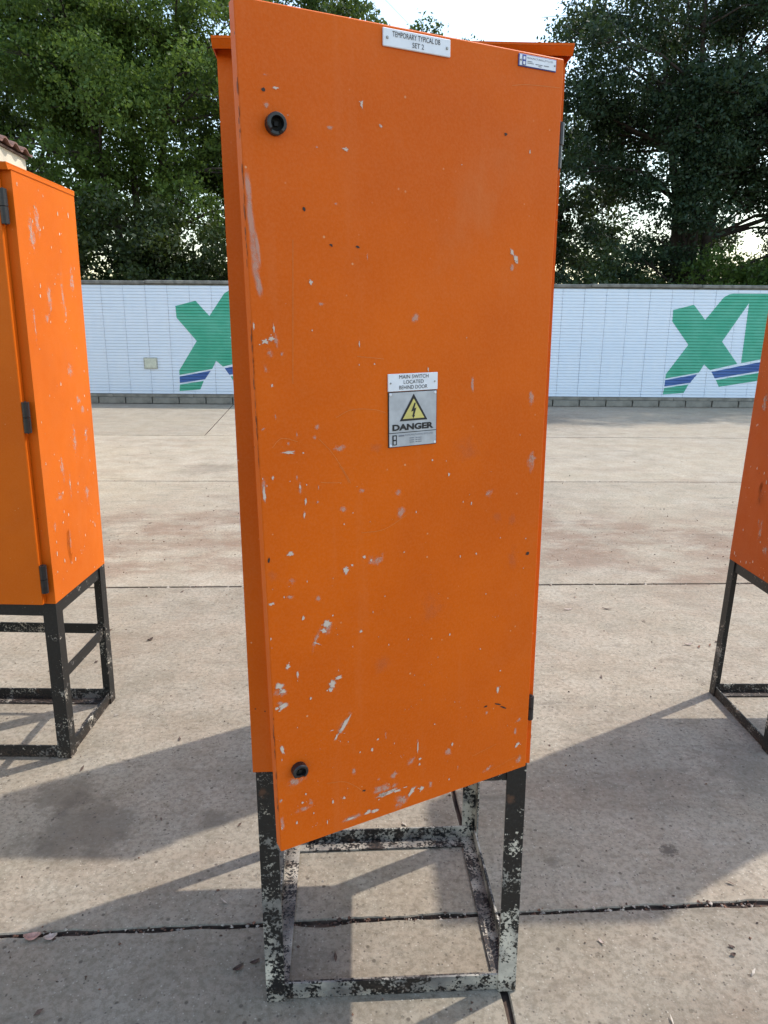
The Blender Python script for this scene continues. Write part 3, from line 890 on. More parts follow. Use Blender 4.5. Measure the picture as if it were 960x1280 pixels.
MARK_SOLID = [(-0.5481,0.716,0.002,0.0046,0),(-0.5682,0.6892,0.0033,0.0132,0),(-0.5025,0.6963,0.0021,0.0054,0),(-0.4912,0.6977,0.0014,0.002,0),(-0.4938,0.6693,0.0021,0.0062,0),(-0.4975,0.6463,0.0021,0.0076,0),(-0.4084,0.6387,0.0015,0.0014,0),(-0.5242,0.583,0.0056,0.0042,0),(-0.3884,0.5552,0.0031,0.003,0),(-0.3743,0.5469,0.0024,0.003,0),(-0.4244,0.5358,0.0061,0.0074,0),(-0.4119,0.5441,0.0031,0.003,0),(-0.569,0.4993,0.0055,0.0029,0),(-0.4636,0.4434,0.0091,0.0092,0),(-0.4701,0.4309,0.0045,0.0077,60),(-0.483,0.4091,0.0015,0.0077,60),(-0.3971,0.4135,0.004,0.0032,0),(-0.5064,0.4615,0.0029,0.0052,0),(-0.3477,0.4728,0.0016,0.0016,0),(-0.5379,0.3772,0.0051,0.0054,0),(-0.521,0.359,0.0022,0.0101,0),(-0.5615,0.3428,0.0093,0.0085,0),(-0.5489,0.3317,0.0058,0.0039,0),(-0.4565,0.3218,0.0094,0.0097,0),(-0.4436,0.3315,0.0087,0.0048,0),(-0.4599,0.3114,0.0055,0.0065,0),(-0.5635,0.3025,0.013,0.0063,25),(-0.4332,0.2326,0.0243,0.0042,57),(-0.45,0.2121,0.0112,0.0025,57),(-0.5559,0.2162,0.0044,0.0138,8),(-0.3655,0.1796,0.0034,0.0026,0),(-0.3778,0.1605,0.0034,0.0044,0),(-0.2768,0.1344,0.0018,0.0184,0),(-0.2711,0.1067,0.0046,0.0028,0),(-0.2728,0.0943,0.0037,0.0037,0),(-0.3438,0.0512,0.0268,0.0056,8),(-0.3563,0.0519,0.0106,0.0065,0),(-0.324,0.0499,0.0127,0.0037,-10),(-0.291,0.0365,0.0121,0.0057,50),(-0.2667,0.0357,0.0066,0.0057,30),(-0.3883,0.0225,0.0078,0.0046,0),(-0.3725,0.0205,0.0114,0.0037,0),(-0.4264,0.0218,0.0093,0.0027,0),(-0.4387,0.0737,0.0033,0.0036,0),(-0.4621,0.073,0.0025,0.0044,0),(-0.5228,0.093,0.0031,0.0026,0),(-0.5158,0.1097,0.0023,0.0026,0),(-0.5355,0.0536,0.0023,0.0044,0),(-0.5731,0.052,0.0023,0.0035,0),(-0.5016,0.0623,0.0016,0.0026,0),(-0.4749,0.0308,0.0016,0.0054,0),(-0.1955,0.1166,0.0029,0.0047,0),(-0.2015,0.0345,0.002,0.0029,0),(-0.2151,0.6861,0.0026,0.0037,0),(-0.2066,0.3651,0.0028,0.0026,0),(-0.0858,0.2127,0.0041,0.0076,0),(-0.0282,0.0631,0.0066,0.0061,0),(-0.5498,0.9291,0.0076,0.0048,0),(-0.5394,0.9336,0.0057,0.0048,0),(-0.5348,0.949,0.0019,0.0071,0),(-0.566,0.9517,0.0016,0.0082,0),(-0.5418,0.8622,0.0026,0.0025,0),(-0.4722,1.0163,0.004,0.0041,0),(-0.4723,0.9446,0.0013,0.0024,0),(-0.3911,0.922,0.0014,0.0063,0),(-0.5179,0.7538,0.0122,0.0026,-10),(-0.4947,0.7517,0.0021,0.002,0),(-0.5144,1.2777,0.0054,0.002,0),(-0.3807,1.2724,0.0033,0.0054,0),(-0.3501,1.2463,0.0027,0.0022,0),(-0.4084,1.2078,0.0073,0.0027,0),(-0.0644,1.2343,0.0017,0.0037,0),(-0.3488,1.2453,0.0027,0.0028,0),(-0.0931,1.0724,0.0034,0.0092,36),(-0.0856,1.0621,0.0052,0.008,36),(-0.0818,1.0555,0.0035,0.0027,0),(-0.2012,1.2034,0.0015,0.0012,0),(-0.1245,0.4352,0.0019,0.0017,0),(-0.1336,0.3173,0.002,0.0018,0),(-0.0816,0.2561,0.002,0.0019,0),(-0.1501,0.5229,0.0019,0.0025,0),(-0.1867,0.5239,0.0018,0.0032,0),(-0.1644,0.6253,0.0018,0.0047,0),(-0.0948,0.547,0.0019,0.0017,0),(-0.0321,0.536,0.002,0.0017,0),(-0.5651,0.3014,0.0043,0.0031,0),(-0.3639,0.8891,0.0015,0.0013,0),(-0.2611,0.8761,0.0016,0.0041,0),(-0.251,0.7163,0.0025,0.0022,0),(-0.4254,0.6209,0.0015,0.0014,0),(-0.308,0.5513,0.0017,0.0015,0),(-0.2833,0.6237,0.0017,0.0023,0),(-0.5739,0.4357,0.0014,0.0029,0),(-0.499,0.304,0.0023,0.004,0),(-0.5624,0.1124,0.0015,0.0025,0),(-0.4032,0.1632,0.0017,0.0017,0),(-0.2384,0.1758,0.0019,0.0018,0)]
MARK_FAINT = [(-0.5074,0.7117,0.0021,0.0053,0),(-0.4702,0.6912,0.0014,0.0068,0),(-0.4725,0.6667,0.0029,0.0035,0),(-0.4262,0.6468,0.0067,0.0064,0),(-0.525,0.5344,0.0085,0.0072,0),(-0.5291,0.5061,0.0099,0.0036,-15),(-0.4785,0.4949,0.0074,0.0067,0),(-0.3193,0.6652,0.0072,0.0073,0),(-0.3895,0.6763,0.0076,0.0064,0),(-0.3482,0.185,0.0026,0.0106,0),(-0.2913,0.1058,0.0073,0.0148,-30),(-0.3293,0.0888,0.0125,0.0083,30),(-0.4174,0.1254,0.0059,0.0106,0),(-0.3186,0.0235,0.0146,0.0189,0),(-0.246,0.0381,0.0048,0.0087,0),(-0.5055,0.0885,0.0055,0.0096,0),(-0.1804,0.0565,0.002,0.0097,0),(-0.3647,0.0898,0.0044,0.0036,0),(-0.5717,0.1105,0.003,0.0042,0),(-0.5348,0.1439,0.0229,0.0101,0),(-0.0297,0.6935,0.0097,0.0206,0),(-0.1232,0.6422,0.0111,0.0094,0),(-0.1121,0.1655,0.0041,0.0048,0),(-0.0273,0.124,0.0087,0.006,0),(-0.0343,0.0966,0.0043,0.016,0),(-0.022,0.0269,0.0088,0.0103,0),(-0.5238,0.9105,0.0032,0.0048,0),(-0.5508,0.8871,0.0045,0.0085,0),(-0.3746,1.0575,0.0014,0.0072,0),(-0.4547,0.9844,0.0054,0.003,0),(-0.5392,0.8121,0.0026,0.0069,0),(-0.5649,0.795,0.0058,0.0025,30),(-0.4695,0.7917,0.0042,0.0052,0),(-0.4743,0.775,0.0042,0.0046,0),(-0.5044,0.7827,0.002,0.0058,0),(-0.5199,0.7696,0.004,0.0039,0),(-0.53,1.2928,0.0047,0.0025,0),(-0.5309,1.2546,0.0053,0.0051,0),(-0.498,1.2449,0.0024,0.0021,0),(-0.455,1.2069,0.0032,0.0022,0),(-0.4337,1.2347,0.0058,0.0043,0),(-0.4263,1.1308,0.0046,0.0028,0),(-0.2884,0.9589,0.0092,0.0117,0),(-0.0353,0.8155,0.0076,0.0166,0),(-0.0245,0.7024,0.0078,0.0111,0),(-0.5631,1.1441,0.0047,0.0266,4),(-0.5612,1.096,0.006,0.0327,4),(-0.5584,1.041,0.0073,0.0336,5),(-0.5551,1.0128,0.0055,0.0193,6),(-0.5534,1.0634,0.003,0.0278,6),(-0.5443,0.9134,0.0089,0.0084,0),(-0.5621,0.3305,0.0115,0.0124,0),(-0.5559,0.3083,0.0116,0.0063,-40),(-0.3526,0.0654,0.0354,0.0111,0),(-0.3076,0.0215,0.0129,0.0152,0),(-0.4229,0.0223,0.0255,0.0064,0),(-0.5725,0.064,0.0045,0.0155,0),(-0.5662,0.7009,0.004,0.0171,0),(-0.4843,0.4156,0.0052,0.023,-20),(-0.4625,0.4308,0.0091,0.0153,-20),(-0.4348,0.2331,0.0291,0.0076,57),(-0.5026,0.6936,0.0035,0.0108,0),(-0.2622,0.8281,0.0032,0.0153,0),(-0.1696,0.8472,0.0051,0.0142,0),(-0.2048,0.1007,0.0097,0.0152,0),(-0.1027,0.0291,0.0168,0.006,20),(-0.3648,0.5453,0.0159,0.0106,0),(-0.5202,0.0797,0.0157,0.0069,0),(-0.5318,0.9311,0.0038,0.0143,0),(-0.3161,0.628,0.0162,0.0104,0),(-0.4323,0.7541,0.0145,0.0067,0),(-0.0917,1.0459,0.0043,0.008,0)]
MARK_GREY = [(-0.1024,0.5887,0.0095,0.0097,0),(-0.0635,0.4972,0.0089,0.0221,0),(-0.3626,0.748,0.0107,0.0069,0),(-0.0677,0.5791,0.0078,0.0099,0),(-0.2473,0.429,0.023,0.0248,0),(-0.3505,0.3362,0.0202,0.0166,0),(-0.1747,0.7314,0.0263,0.0224,0),(-0.5581,0.549,0.0083,0.0099,0)]
MARK_DARK = [(-0.5333,1.2734,0.0029,0.0025,0),(-0.436,1.0709,0.0027,0.0015,-30),(-0.3911,1.0701,0.0035,0.0015,-20),(-0.1157,1.2566,0.0041,0.0024,0),(-0.4785,1.1211,0.0026,0.0028,0),(-0.0261,0.503,0.004,0.0034,0),(-0.0842,0.1785,0.0083,0.0015,-25),(-0.0693,0.1668,0.0094,0.0015,-30),(-0.1147,0.1813,0.0041,0.0019,0),(-0.3962,0.075,0.0043,0.0018,0),(-0.5621,0.5779,0.002,0.0042,0)]
SCRATCH = [[(-0.3923,0.6002),(-0.3563,0.5994),(-0.3323,0.6064),(-0.3047,0.6206)],[(-0.4657,0.699),(-0.447,0.6962),(-0.428,0.6948)],[(-0.3957,0.9024),(-0.3711,0.8997),(-0.346,0.8967)],[(-0.4722,0.1173),(-0.4379,0.1092),(-0.413,0.0899),(-0.3963,0.0714)],[(-0.4317,0.7241),(-0.4232,0.7109),(-0.4147,0.6933)],[(-0.4982,1.0766),(-0.5033,0.9606),(-0.5076,0.8631)],[(-0.4674,0.7731),(-0.4441,0.7471),(-0.4203,0.7092),(-0.4118,0.6916)],[(-0.5469,0.7642),(-0.5302,0.7783),(-0.5035,0.7709)],[(-0.4353,0.805),(-0.4062,0.8163),(-0.3648,0.8137),(-0.3437,0.807)],[(-0.1023,0.019),(-0.0395,0.0326),(-0.0136,0.0323)],[(-0.145,0.0722),(-0.0841,0.0823)],[(-0.1063,1.3301),(-0.0739,1.3352),(-0.0061,1.3386)]]


# ------------------------------------------------------------------ main cabinet, door open
GROUP = 'orange electrical cabinets on stands'
W, D, ZS, ZB = 0.606, 0.5445, 0.6265, 1.4175
ROLLM, LEANM = radians(-0.45), radians(-1.5)
main = empty('electrical_cabinet', (0.0297, 1.3485, 0), radians(3.3))
tag(main, 'orange electrical cabinet with its door ajar and a danger plate, front and centre', 'cabinet', GROUP)
tl = make_tilt(ROLLM, LEANM)
stand(main, W, D, ZS, 0.044, tl, M['iron_main'])
body(main, W, D, ZS, ZB, tl, M['orange'], over=0.006)
DW, DH, DT = 0.569, 1.383, 0.026
dr = door(main, W, ZS, ZB, ROLLM, LEANM, M['orange'], radians(23.5), radians(-1.3), DW, DH, radians(1.9), -0.018, 0.004, DT)
hinge(main, W / 2 - 0.004, -0.014, ZS + 1.268, 0.076, tl, 0.0075, 0.002)
hinge(main, W / 2 - 0.001, -0.008, ZS + 0.142, 0.055, tl, 0.0070)
YF = -DT
lock(dr, -0.5190, 1.2302, YF); lock(dr, -0.5270, 0.1670, YF)

# name plate at the top of the door
pt = MB(); pt.bbox(-0.3455, -0.2280, YF - 0.0034, YF - 0.0004, 1.3535, 1.3777, 0.0008)
np_ = pt.build('name_plate', M['plate_white'], dr)
yy = YF - 0.0040
tm_ = text_mb('TEMPORARY TYPICAL DB', -0.3300, 1.3672, 0.0830, 0.0072, yy)
tm_ = text_mb('SET 2', -0.2960, 1.3572, 0.0200, 0.0068, yy, tm_)
tm_.build('lettering', M['ink'], np_)
for x in (-0.3385, -0.2345):
    mb = MB(); mb.tube([(x, YF - 0.0036, 1.3650), (x, YF - 0.0052, 1.3650)], [0.0023, 0.0016], 10); mb.build('rivet', M['steel'], np_)
# maker's plate
pt = MB(); pt.bbox(-0.0962, -0.0180, YF - 0.0020, YF - 0.0004, 1.3600, 1.3784, 0.0005)
mp = pt.build('maker_plate', M['ink_blue'], dr)
mb = MB(); mb.box(-0.0946, -0.0196, YF - 0.0027, YF - 0.0021, 1.3614, 1.3770); mb.build('plate_face', M['plate_white'], mp)
mb = MB(); mb.box(-0.0895, -0.0822, YF - 0.0032, YF - 0.0028, 1.3618, 1.3766); mb.build('emblem', M['ink_blue'], mp)
mb = MB()
for zc in (1.3650, 1.3722):
    mb.box(-0.0878, -0.0840, YF - 0.0036, YF - 0.0033, zc - 0.0023, zc + 0.0023)
mb.build('emblem_mark', M['plate_white'], mp)
mb = text_mb('MANUFACTURING (PTY) LTD', -0.0795, 1.3712, 0.0530, 0.0034, YF - 0.0031)
for (a, b_, z) in ((-0.079, -0.069, 1.3680), (-0.079, -0.066, 1.3655), (-0.062, -0.048, 1.3655), (-0.056, -0.050, 1.3632), (-0.045, -0.034, 1.3655)):
    mb.box(a, b_, YF - 0.0031, YF - 0.0029, z, z + 0.0009)
mb.build('lettering', M['ink_grey'], mp)
for x in (-0.0922, -0.0218):
    mb = MB(); mb.tube([(x, YF - 0.0028, 1.369), (x, YF - 0.0042, 1.369)], [0.0017, 0.0012], 8); mb.build('rivet', M['steel'], mp)
# switch plate
pt = MB(); pt.bbox(-0.3400, -0.2430, YF - 0.0030, YF - 0.0004, 0.8420, 0.8714, 0.0006)
sp = pt.build('switch_plate', M['plate_white'], dr)
yy = YF - 0.0036
tx = text_mb('MAIN SWITCH', -0.3190, 0.8630, 0.0570, 0.0062, yy)
tx = text_mb('LOCATED', -0.3105, 0.8542, 0.0390, 0.0062, yy, tx)
tx = text_mb('BEHIND DOOR', -0.3190, 0.8452, 0.0550, 0.0064, yy, tx)
tx.build('lettering', M['ink'], sp)
for x in (-0.3352, -0.2490):
    mb = MB(); mb.tube([(x, YF - 0.0031, 0.8560), (x, YF - 0.0044, 0.8560)], [0.0016, 0.0011], 8); mb.build('rivet', M['steel'], sp)
# danger plate
pt = MB(); pt.bbox(-0.3396, -0.2440, YF - 0.0022, YF - 0.0004, 0.7460, 0.8412, 0.0005)
dp = pt.build('danger_plate', M['ink'], dr)
mb = MB(); mb.box(-0.3382, -0.2454, YF - 0.0030, YF - 0.0023, 0.7717, 0.8400); mb.box(-0.3382, -0.2454, YF - 0.0030, YF - 0.0023, 0.7472, 0.7703)
mb.build('plate_face', M['plate_alu'], dp)
yy = YF - 0.0034
mb = MB(); mb.add([(-0.2910, yy, 0.8368), (-0.3185, yy, 0.7908), (-0.2632, yy, 0.7908)], [(0, 1, 2)]); tri = mb.build('warning_triangle', M['ink'], dp)
mb = MB(); mb.add([(-0.2910, yy - 0.0004, 0.8285), (-0.3122, yy - 0.0004, 0.7944), (-0.2696, yy - 0.0004, 0.7944)], [(0, 1, 2)]); mb.build('triangle_field', M['ink_yellow'], tri)
bx_, bz_ = -0.2905, 0.8085
bolt = [(0.0006, 0.0128), (-0.0058, -0.0022), (-0.0012, -0.0008), (-0.0030, -0.0092), (-0.0046, -0.0080), (-0.0012, -0.0140), (0.0022, -0.0078), (0.0002, -0.0088), (0.0046, 0.0044), (0.0006, 0.0030), (0.0032, 0.0128)]
tt = tessellate_polygon([[Vector((p[0], p[1], 0)) for p in bolt]])
mb = MB(); mb.add([(bx_ + p[0], yy - 0.0008, bz_ + p[1]) for p in bolt], [tuple(q) for q in tt]); mb.build('lightning_bolt', M['ink'], tri)
text_mb('DANGER', -0.3325, 0.7748, 0.0815, 0.0112, yy, bold=0.05).build('lettering', M['ink'], dp)
mb = MB(); mb.box(-0.3325, -0.3240, yy - 0.0004, yy, 0.7502, 0.7675); em = mb.build('emblem', M['ink'], dp)
mb = MB()
for zc in (0.7545, 0.7628):
    mb.box(-0.3304, -0.3262, yy - 0.0008, yy - 0.0005, zc - 0.0028, zc + 0.0028)
mb.build('emblem_mark', M['plate_alu'], em)
mb = MB(); mb.box(-0.3205, -0.3095, yy - 0.0002, yy, 0.7645, 0.7668)
mb = text_mb('MANUFACTURING (PTY) LTD', -0.3080, 0.7640, 0.0560, 0.0036, yy, mb)
for k, z in enumerate((0.7598, 0.7562, 0.7526)):
    for (a, b_) in ((-0.2985, -0.2965), (-0.2955, -0.2900), (-0.2868, -0.2830), (-0.2818, -0.2750)):
        mb.box(a, b_, yy - 0.0002, yy, z, z + 0.0013)
mb.build('small_print', M['ink_grey'], dp)
for (x, z) in ((-0.3358, 0.8370), (-0.2478, 0.8370), (-0.3358, 0.7496), (-0.2478, 0.7496)):
    mb = MB(); mb.tube([(x, YF - 0.0031, z), (x, YF - 0.0044, z)], [0.0026, 0.0018], 8); mb.build('rivet', M['plate_white'], dp)

# paint marks, chips, smears and scratches on the door
rg = random.Random(5)
mb, ed = MB(), []
lim = lambda u, r: max(-DW + r + 0.001, min(-0.002 - r, u))
for (u, z, rx, rz, a) in MARK_SOLID:
    u = lim(u, rx * 1.3)
    blob(mb, ed, u, z, rx * 1.0, rz * 1.05, a, YF - 0.0009, rg, 14, 0.5)
    if rx * rz > 1.6e-5:                                   # thick ones are broken up
        for _ in range(1):
            blob(mb, ed, lim(u + rg.uniform(-1.5, 1.5) * rx, 0.002), z + rg.uniform(-1.5, 1.5) * rz, rx * 0.25, rz * 0.25, 0, YF - 0.0011, rg, 7, 0.5)
for _ in range(330):
    z = abs(rg.gauss(0, 0.40)); u = -DW * rg.random() ** 0.7
    if noise.noise((u * 9, z * 9, 2.0)) < 0.05: continue
    if z < 0.02 or z > DH - 0.02: continue
    s = rg.choice([0.0004, 0.0005, 0.0007, 0.0011])
    blob(mb, ed, lim(u, 0.003), z, s, s * rg.uniform(0.8, 2.6), 0, YF - 0.0007, rg, 6, 0.4)
o = mb.build('paint_flecks', M['paint_fleck_soft'], dr); edge_attr(o, ed); tag(o, 'dried white paint flecks scattered over the door', kind='stuff')
mb, ed = MB(), []
for i, (u, z, rx, rz, a) in enumerate(MARK_FAINT):
    if rz < 0.015 or u > -0.5: blob(mb, ed, lim(u, rx * 1.2), z, rx * 1.25, rz * 1.25, a, YF - 0.0004 - 0.000004 * i, rg, 14, 0.3)
o = mb.build('paint_smears', M['smear'], dr); edge_attr(o, ed); tag(o, 'pale rubbed paint smears on the door', kind='stuff')
mb, ed = MB(), []
for i, (u, z, rx, rz, a) in enumerate([m_ for m_ in MARK_FAINT if m_[3] >= 0.015 and m_[0] <= -0.5]):
    blob(mb, ed, lim(u, rx), z, rx * 1.2, rz * 1.3, a, YF - 0.00045 - 0.000005 * i, rg, 16, 0.15)
o = mb.build('chalky_rub', M['smear_long'], dr); edge_attr(o, ed); tag(o, 'long chalky rub mark down the lock side of the door', kind='stuff')
mb, ed = MB(), []
for i, (u, z, rx, rz, a) in enumerate(MARK_GREY):
    blob(mb, ed, lim(u, rx * 1.2), z, rx * 1.6, rz * 1.6, a, YF - 0.0002 - 0.000004 * i, rg, 14, 0.3)
o = mb.build('scuffs', M['smear_grey'], dr); edge_attr(o, ed); tag(o, 'dull greyish scuffs on the door', kind='stuff')
mb, ed = MB(), []
for (u, z, rx, rz, a) in MARK_DARK:
    blob(mb, ed, lim(u, rx), z, rx, rz, a, YF - 0.0008, rg, 9, 0.45)
for k in range(150):                                        # worn paint along the lock edge of the door
    z = rg.uniform(0.02, DH - 0.02)
    if noise.noise((z * 4, 3.3, 0)) < 0.0: continue
    n_ = 7
    cy = YF + rg.choice([0.0016, 0.002, 0.003, 0.006]); ry2, rz2 = rg.uniform(0.0006, 0.0016), rg.uniform(0.002, 0.011)
    mb.add([(-DW - 0.0003, max(YF + 0.0006, cy + ry2 * cos(2 * pi * i / n_) * rg.uniform(.5, 1.3)), z + rz2 * sin(2 * pi * i / n_) * rg.uniform(.5, 1.3)) for i in range(n_)], [tuple(range(n_))])
mb.build('dark_chips', M['paint_dark'], dr); tag(bpy.context.scene.objects[-1] if False else dr.children[-1], 'dark chips where the orange paint has come off', kind='stuff')
mb = MB()
for pts in SCRATCH:
    wv = 0.00028
    q = [Vector(p) for p in pts]
    q = [q[0] * 2 - q[1]] + q + [q[-1] * 2 - q[-2]]
    pts = []
    for i in range(1, len(q) - 2):
        for k in range(6):
            t_ = k / 6
            pts.append(tuple(0.5 * ((2 * q[i]) + (q[i + 1] - q[i - 1]) * t_ + (2 * q[i - 1] - 5 * q[i] + 4 * q[i + 1] - q[i + 2]) * t_ ** 2 + (3 * q[i] - q[i - 1] - 3 * q[i + 1] + q[i + 2]) * t_ ** 3)))
    pts.append(tuple(q[-2]))
    for (a, b_) in zip(pts[:-1], pts[1:]):
        dx, dz = b_[0] - a[0], b_[1] - a[1]
        ln = math.hypot(dx, dz); nx, nz = -dz / ln * wv, dx / ln * wv
        mb.add([(a[0] - nx, YF - 0.0006, a[1] - nz), (b_[0] - nx, YF - 0.0006, b_[1] - nz), (b_[0] + nx, YF - 0.0006, b_[1] + nz), (a[0] + nx, YF - 0.0006, a[1] + nz)], [(0, 1, 2, 3)])
mb.build('scratches', M['scratch'], dr); tag(dr.children[-1], 'thin curved scratches in the door paint', kind='stuff')

# ------------------------------------------------------------------ the other cabinets
def closed_cabinet(label, front_centre, yaw, w, d, zs, zb, roll, mid, hinges, seed, paint='orange_clean'):
    root = empty('electrical_cabinet', (*front_centre, 0), yaw)
    tag(root, label, 'cabinet', GROUP)
    tlt = make_tilt(roll, 0.0)
    stand(root, w, d, zs, 0.042 if not mid else 0.048, tlt, M['iron'], mid)
    body(root, w, d, zs, zb, tlt, M[paint], 0.030, 0.016)
    o = door(root, w, zs, zb, roll, 0.0, M[paint], radians(0.6), 0.0, w - 0.050, zb - 0.018, 0.0, -0.030, -0.003)
    for zh in hinges:
        hinge(root, w / 2 - 0.020, -0.022, zs + zh, 0.10, tlt, 0.012)
    for zl in (0.16, zb - 0.17):
        lock(o, -w + 0.095, zl, -0.026)
    # flecks on the side faces
    r_ = random.Random(seed)
    mb, e1 = MB(), []
    mb2, e2 = MB(), []
    for s in (-1, 1):
        x = s * (w / 2 + 0.0016)
        tmp, te = MB(), []
        for _ in range(120):
            sz = r_.choice([0.0008, 0.0012, 0.002, 0.003])
            zz = zs + zb * (r_.random() ** 1.5) * 0.98 + 0.01
            if zz > zs + zb - 0.02: continue
            blob(tmp, te, r_.uniform(0.015, d - 0.015), zz, sz, sz * r_.uniform(0.8, 3.0), 0, 0, r_, 7, 0.45)
        mb.add([(x, p[0], p[2]) for p in tmp.v], tmp.f); e1 += te
        tmp, te = MB(), []
        for _ in range(26):
            blob(tmp, te, r_.uniform(0.05, d - 0.05), zs + zb * r_.uniform(0.06, 0.94), r_.uniform(0.008, 0.03), r_.uniform(0.02, 0.09), 0, 0, r_, 14, 0.35)
        mb2.add([(x - s * 0.0004 - s * 0.00001 * (i // 15), p[0], p[2]) for i, p in enumerate(tmp.v)], tmp.f); e2 += te
    o = mb.map(tlt).build('paint_flecks', M['paint_fleck'], root); tag(o, 'small pale paint flecks on the cabinet sides', kind='stuff')
    o = mb2.map(tlt).build('paint_smears', M['smear'], root); edge_attr(o, e2); tag(o, 'pale smears on the cabinet sides', kind='stuff')
    return root

closed_cabinet('orange cabinet cut off at the left edge, sunlit side, stand with middle rails', (-1.168 - 0.303, 2.309), radians(-0.1),
               0.606, 0.4413, ZS, ZB, radians(0.84), 0.335, (1.30, 0.66, 0.10), 71)
ry_ = radians(1.17)
RL = Vector((1.4707, 2.8475))
fc = RL + Vector((cos(ry_) * 0.303 + sin(ry_) * 0.480, sin(ry_) * 0.303 - cos(ry_) * 0.480))
closed_cabinet('orange cabinet cut off at the right edge, shaded side towards us', (fc.x, fc.y), ry_, 0.606, 0.480, ZS, ZB, radians(0.89), None, (1.30, 0.66, 0.10), 72, 'orange_red_shaded')
closed_cabinet('smaller orange cabinet hidden behind the one with the open door', (0.44 - 0.28, 2.515), 0.0, 0.56, 0.27, 0.60, 1.215, 0.0, None, (1.10, 0.10), 73)

# ================================================================== SMALL THINGS ON THE GROUND
M['dry_leaf'] = plain('dry_leaf', (0.085, 0.050, 0.035), 0.8, 0, 0.5, 40)
M['pale_leaf'] = plain('bleached_leaf', (0.46, 0.36, 0.30), 0.8, 0, 0.3, 60)
M['pink_leaf'] = plain('pinkish_dry_leaf', (0.42, 0.24, 0.19), 0.8, 0, 0.3, 60)

def leaf_litter(name, label, x, y, length, width, ang, mat, curl=0.3):
    mb = MB()
    n = 6
    vs = []
    for i in range(n + 1):
        k = i / n
        wd = width * sin(pi * min(1, k * 0.94 + 0.04)) ** 0.8
        zz = 0.0012 + curl * length * (2 * k - 1) ** 2 * 0.35
        for s in (-1, 0, 1):
            vs.append((length * (k - 0.5), s * wd / 2, zz + (abs(s) * curl * width * 0.35)))
    fs = []
    for i in range(n):
        for j in range(2):
            a = i * 3 + j
            fs.append((a, a + 1, a + 4, a + 3))
    b = len(vs)
    vs += [(p[0], p[1], p[2] + 0.0006) for p in vs]
    fs += [tuple(q + b for q in f)[::-1] for f in fs]
    mb.add(vs, fs)
    o = mb.build(name, mat, None)
    o.location = (x, y, 0); o.rotation_euler = (0, 0, ang)
    tag(o, label, 'leaf', 'dry leaves lying on the slabs')
    return o
leaf_litter('fallen_leaf', 'pinkish dry leaf beside the near joint at the left edge', -0.924, 1.508, 0.045, 0.026, 0.2, M['pink_leaf'], 0.5)
leaf_litter('fallen_leaf', 'bleached dry leaf beside the near joint, right of the pinkish leaf', -0.876, 1.508, 0.034, 0.020, 0.4, M['pale_leaf'], 0.5)
leaf_litter('fallen_leaf', 'larger dark curled leaf left of the front stand leg', -0.360, 1.421, 0.030, 0.015, 0.7, M['dry_leaf'], 0.5)
leaf_litter('fallen_leaf', 'dark leaf touching the left front stand leg', -0.322, 1.440, 0.026, 0.010, 0.5, M['dry_leaf'], 0.4)
leaf_litter('fallen_leaf', 'pale sliver of leaf on the slab right of the open cabinet stand', 0.585, 1.509, 0.022, 0.007, 2.1, M['pale_leaf'], 0.5)
leaf_litter('fallen_leaf', 'dark seed husk right of the stand, farther of two', 0.926, 1.497, 0.016, 0.009, 2.6, M['dry_leaf'], 0.3)
leaf_litter('fallen_leaf', 'dark seed husk right of the stand, nearer of two', 0.918, 1.472, 0.015, 0.011, 0.2, M['dry_leaf'], 0.5)
leaf_litter('fallen_leaf', 'dark crumpled leaf on sunlit concrete right of the left cabinet', -1.206, 3.339, 0.032, 0.022, 0.9, M['dry_leaf'], 0.5)
leaf_litter('fallen_leaf', 'straw coloured leaf on far concrete right of the open door', 1.073, 3.79, 0.05, 0.016, 0.1, M['pale_leaf'], 0.3)
leaf_litter('fallen_leaf', 'dark stick-like leaf beside the straw coloured leaf', 1.301, 3.80, 0.055, 0.012, -0.5, M['dry_leaf'], 0.3)
leaf_litter('fallen_leaf', 'pale curled leaf left of the right cabinet leg', 1.579, 3.332, 0.05, 0.014, 0.0, M['pale_leaf'], 0.5)

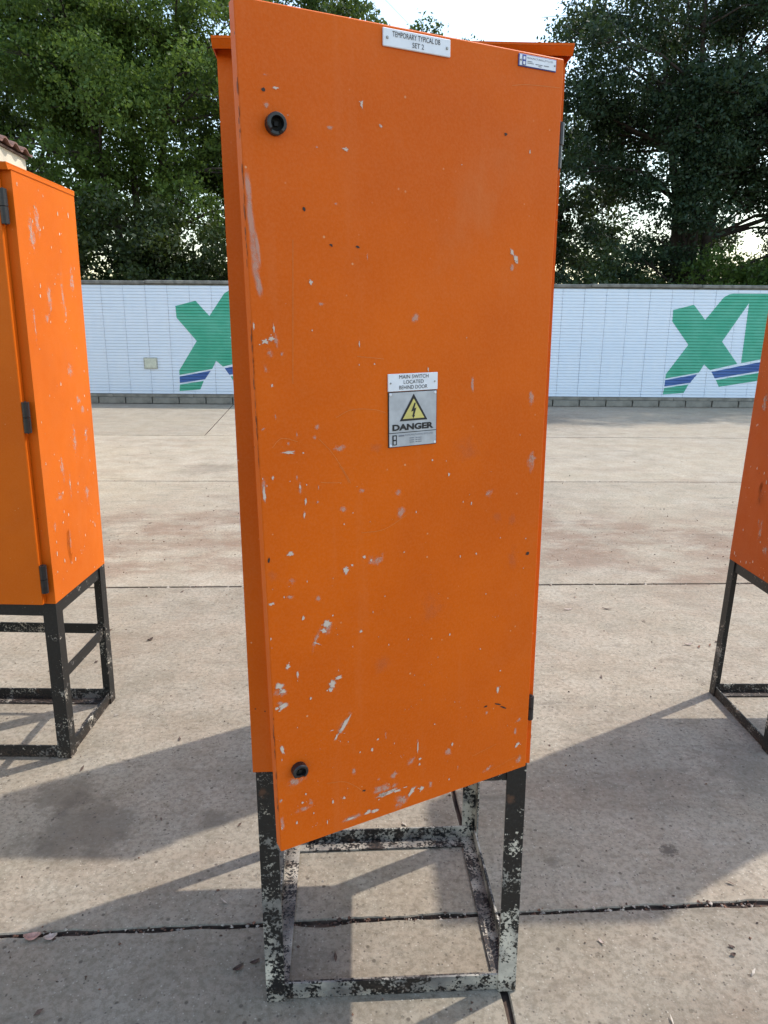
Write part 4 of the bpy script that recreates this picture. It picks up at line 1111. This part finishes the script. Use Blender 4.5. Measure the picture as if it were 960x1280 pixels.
def pebble(mb, x, y, z, r, rg, mi):
    vs = []
    for (a, b_, c) in ((1, 0, 0), (-1, 0, 0), (0, 1, 0), (0, -1, 0), (0, 0, 0.7), (0, 0, -0.5)):
        s = r * rg.uniform(0.35, 1.6)
        vs.append((x + a * s, y + b_ * s, z + c * s))
    mb.add(vs, [(0, 2, 4), (2, 1, 4), (1, 3, 4), (3, 0, 4), (2, 0, 5), (1, 2, 5), (3, 1, 5), (0, 3, 5)], mi)
M['grit_pale'] = plain('pale_grit', (0.40, 0.34, 0.28), 0.9, 0, 0.3, 80)
M['grit_red'] = plain('red_grit', (0.16, 0.08, 0.05), 0.9, 0, 0.4, 80)
rg = random.Random(77)
mb = MB()
for _ in range(1100):                                          # packed into the near joint
    x = rg.uniform(-1.6, 1.9)
    y = yj(1, x) + rg.gauss(0.003, 0.009)
    r = rg.choice([0.002, 0.0025, 0.003, 0.004, 0.006])
    pebble(mb, x, y, -0.012 + rg.uniform(-0.003, 0.012), r, rg, rg.choice([0, 0, 0, 1, 1, 2, 2]))
for j in (2, 3):
    for _ in range(260):
        x = rg.uniform(-5, 6)
        pebble(mb, x, yj(j, x) + rg.gauss(0, 0.006), -0.012 + rg.uniform(0, .012), rg.choice([0.004, 0.006, 0.010]), rg, rg.choice([0, 1, 1, 2]))
for _ in range(900):                                          # crumbs and seeds on the slabs
    y = 1.0 + 9.0 * rg.random() ** 1.5
    x = rg.uniform(-0.7, 0.75) * (y + 0.8)
    r = rg.choice([0.0015, 0.002, 0.0025, 0.0035]) * (1 + 0.12 * y)
    pebble(mb, x, y, r * 0.35, r, rg, rg.choice([0, 0, 0, 1, 2]))
for _ in range(700):                                          # dirt drifted over the red dusty slabs
    y = rg.gauss(5.3, 0.6); x = rg.uniform(-3.2, 3.6)
    r = rg.choice([0.003, 0.004, 0.006])
    pebble(mb, x, y, r * 0.35, r, rg, rg.choice([0, 1, 2, 2]))
for _ in range(90):                                           # thin leaf bits
    y = 1.2 + 8.0 * rg.random() ** 1.3
    x = rg.uniform(-0.7, 0.75) * (y + 0.8)
    l_, w_, a = rg.uniform(0.006, 0.014) * (1 + .18 * y), rg.uniform(0.002, 0.005) * (1 + .15 * y), rg.uniform(0, pi)
    c, s = cos(a), sin(a)
    mb.add([(x - l_ * c, y - l_ * s, 0.002), (x + w_ * s, y - w_ * c, 0.003), (x + l_ * c, y + l_ * s, 0.002 + 0.3 * l_), (x - w_ * s, y + w_ * c, 0.006)], [(0, 1, 2, 3)], rg.choice([0, 0, 1, 2]))
o = mb.build('yard_debris', [M['dry_leaf'], M['grit_pale'], M['grit_red']])
tag(o, 'scattered grit, seeds and leaf crumbs on the concrete and in its joints', kind='stuff')
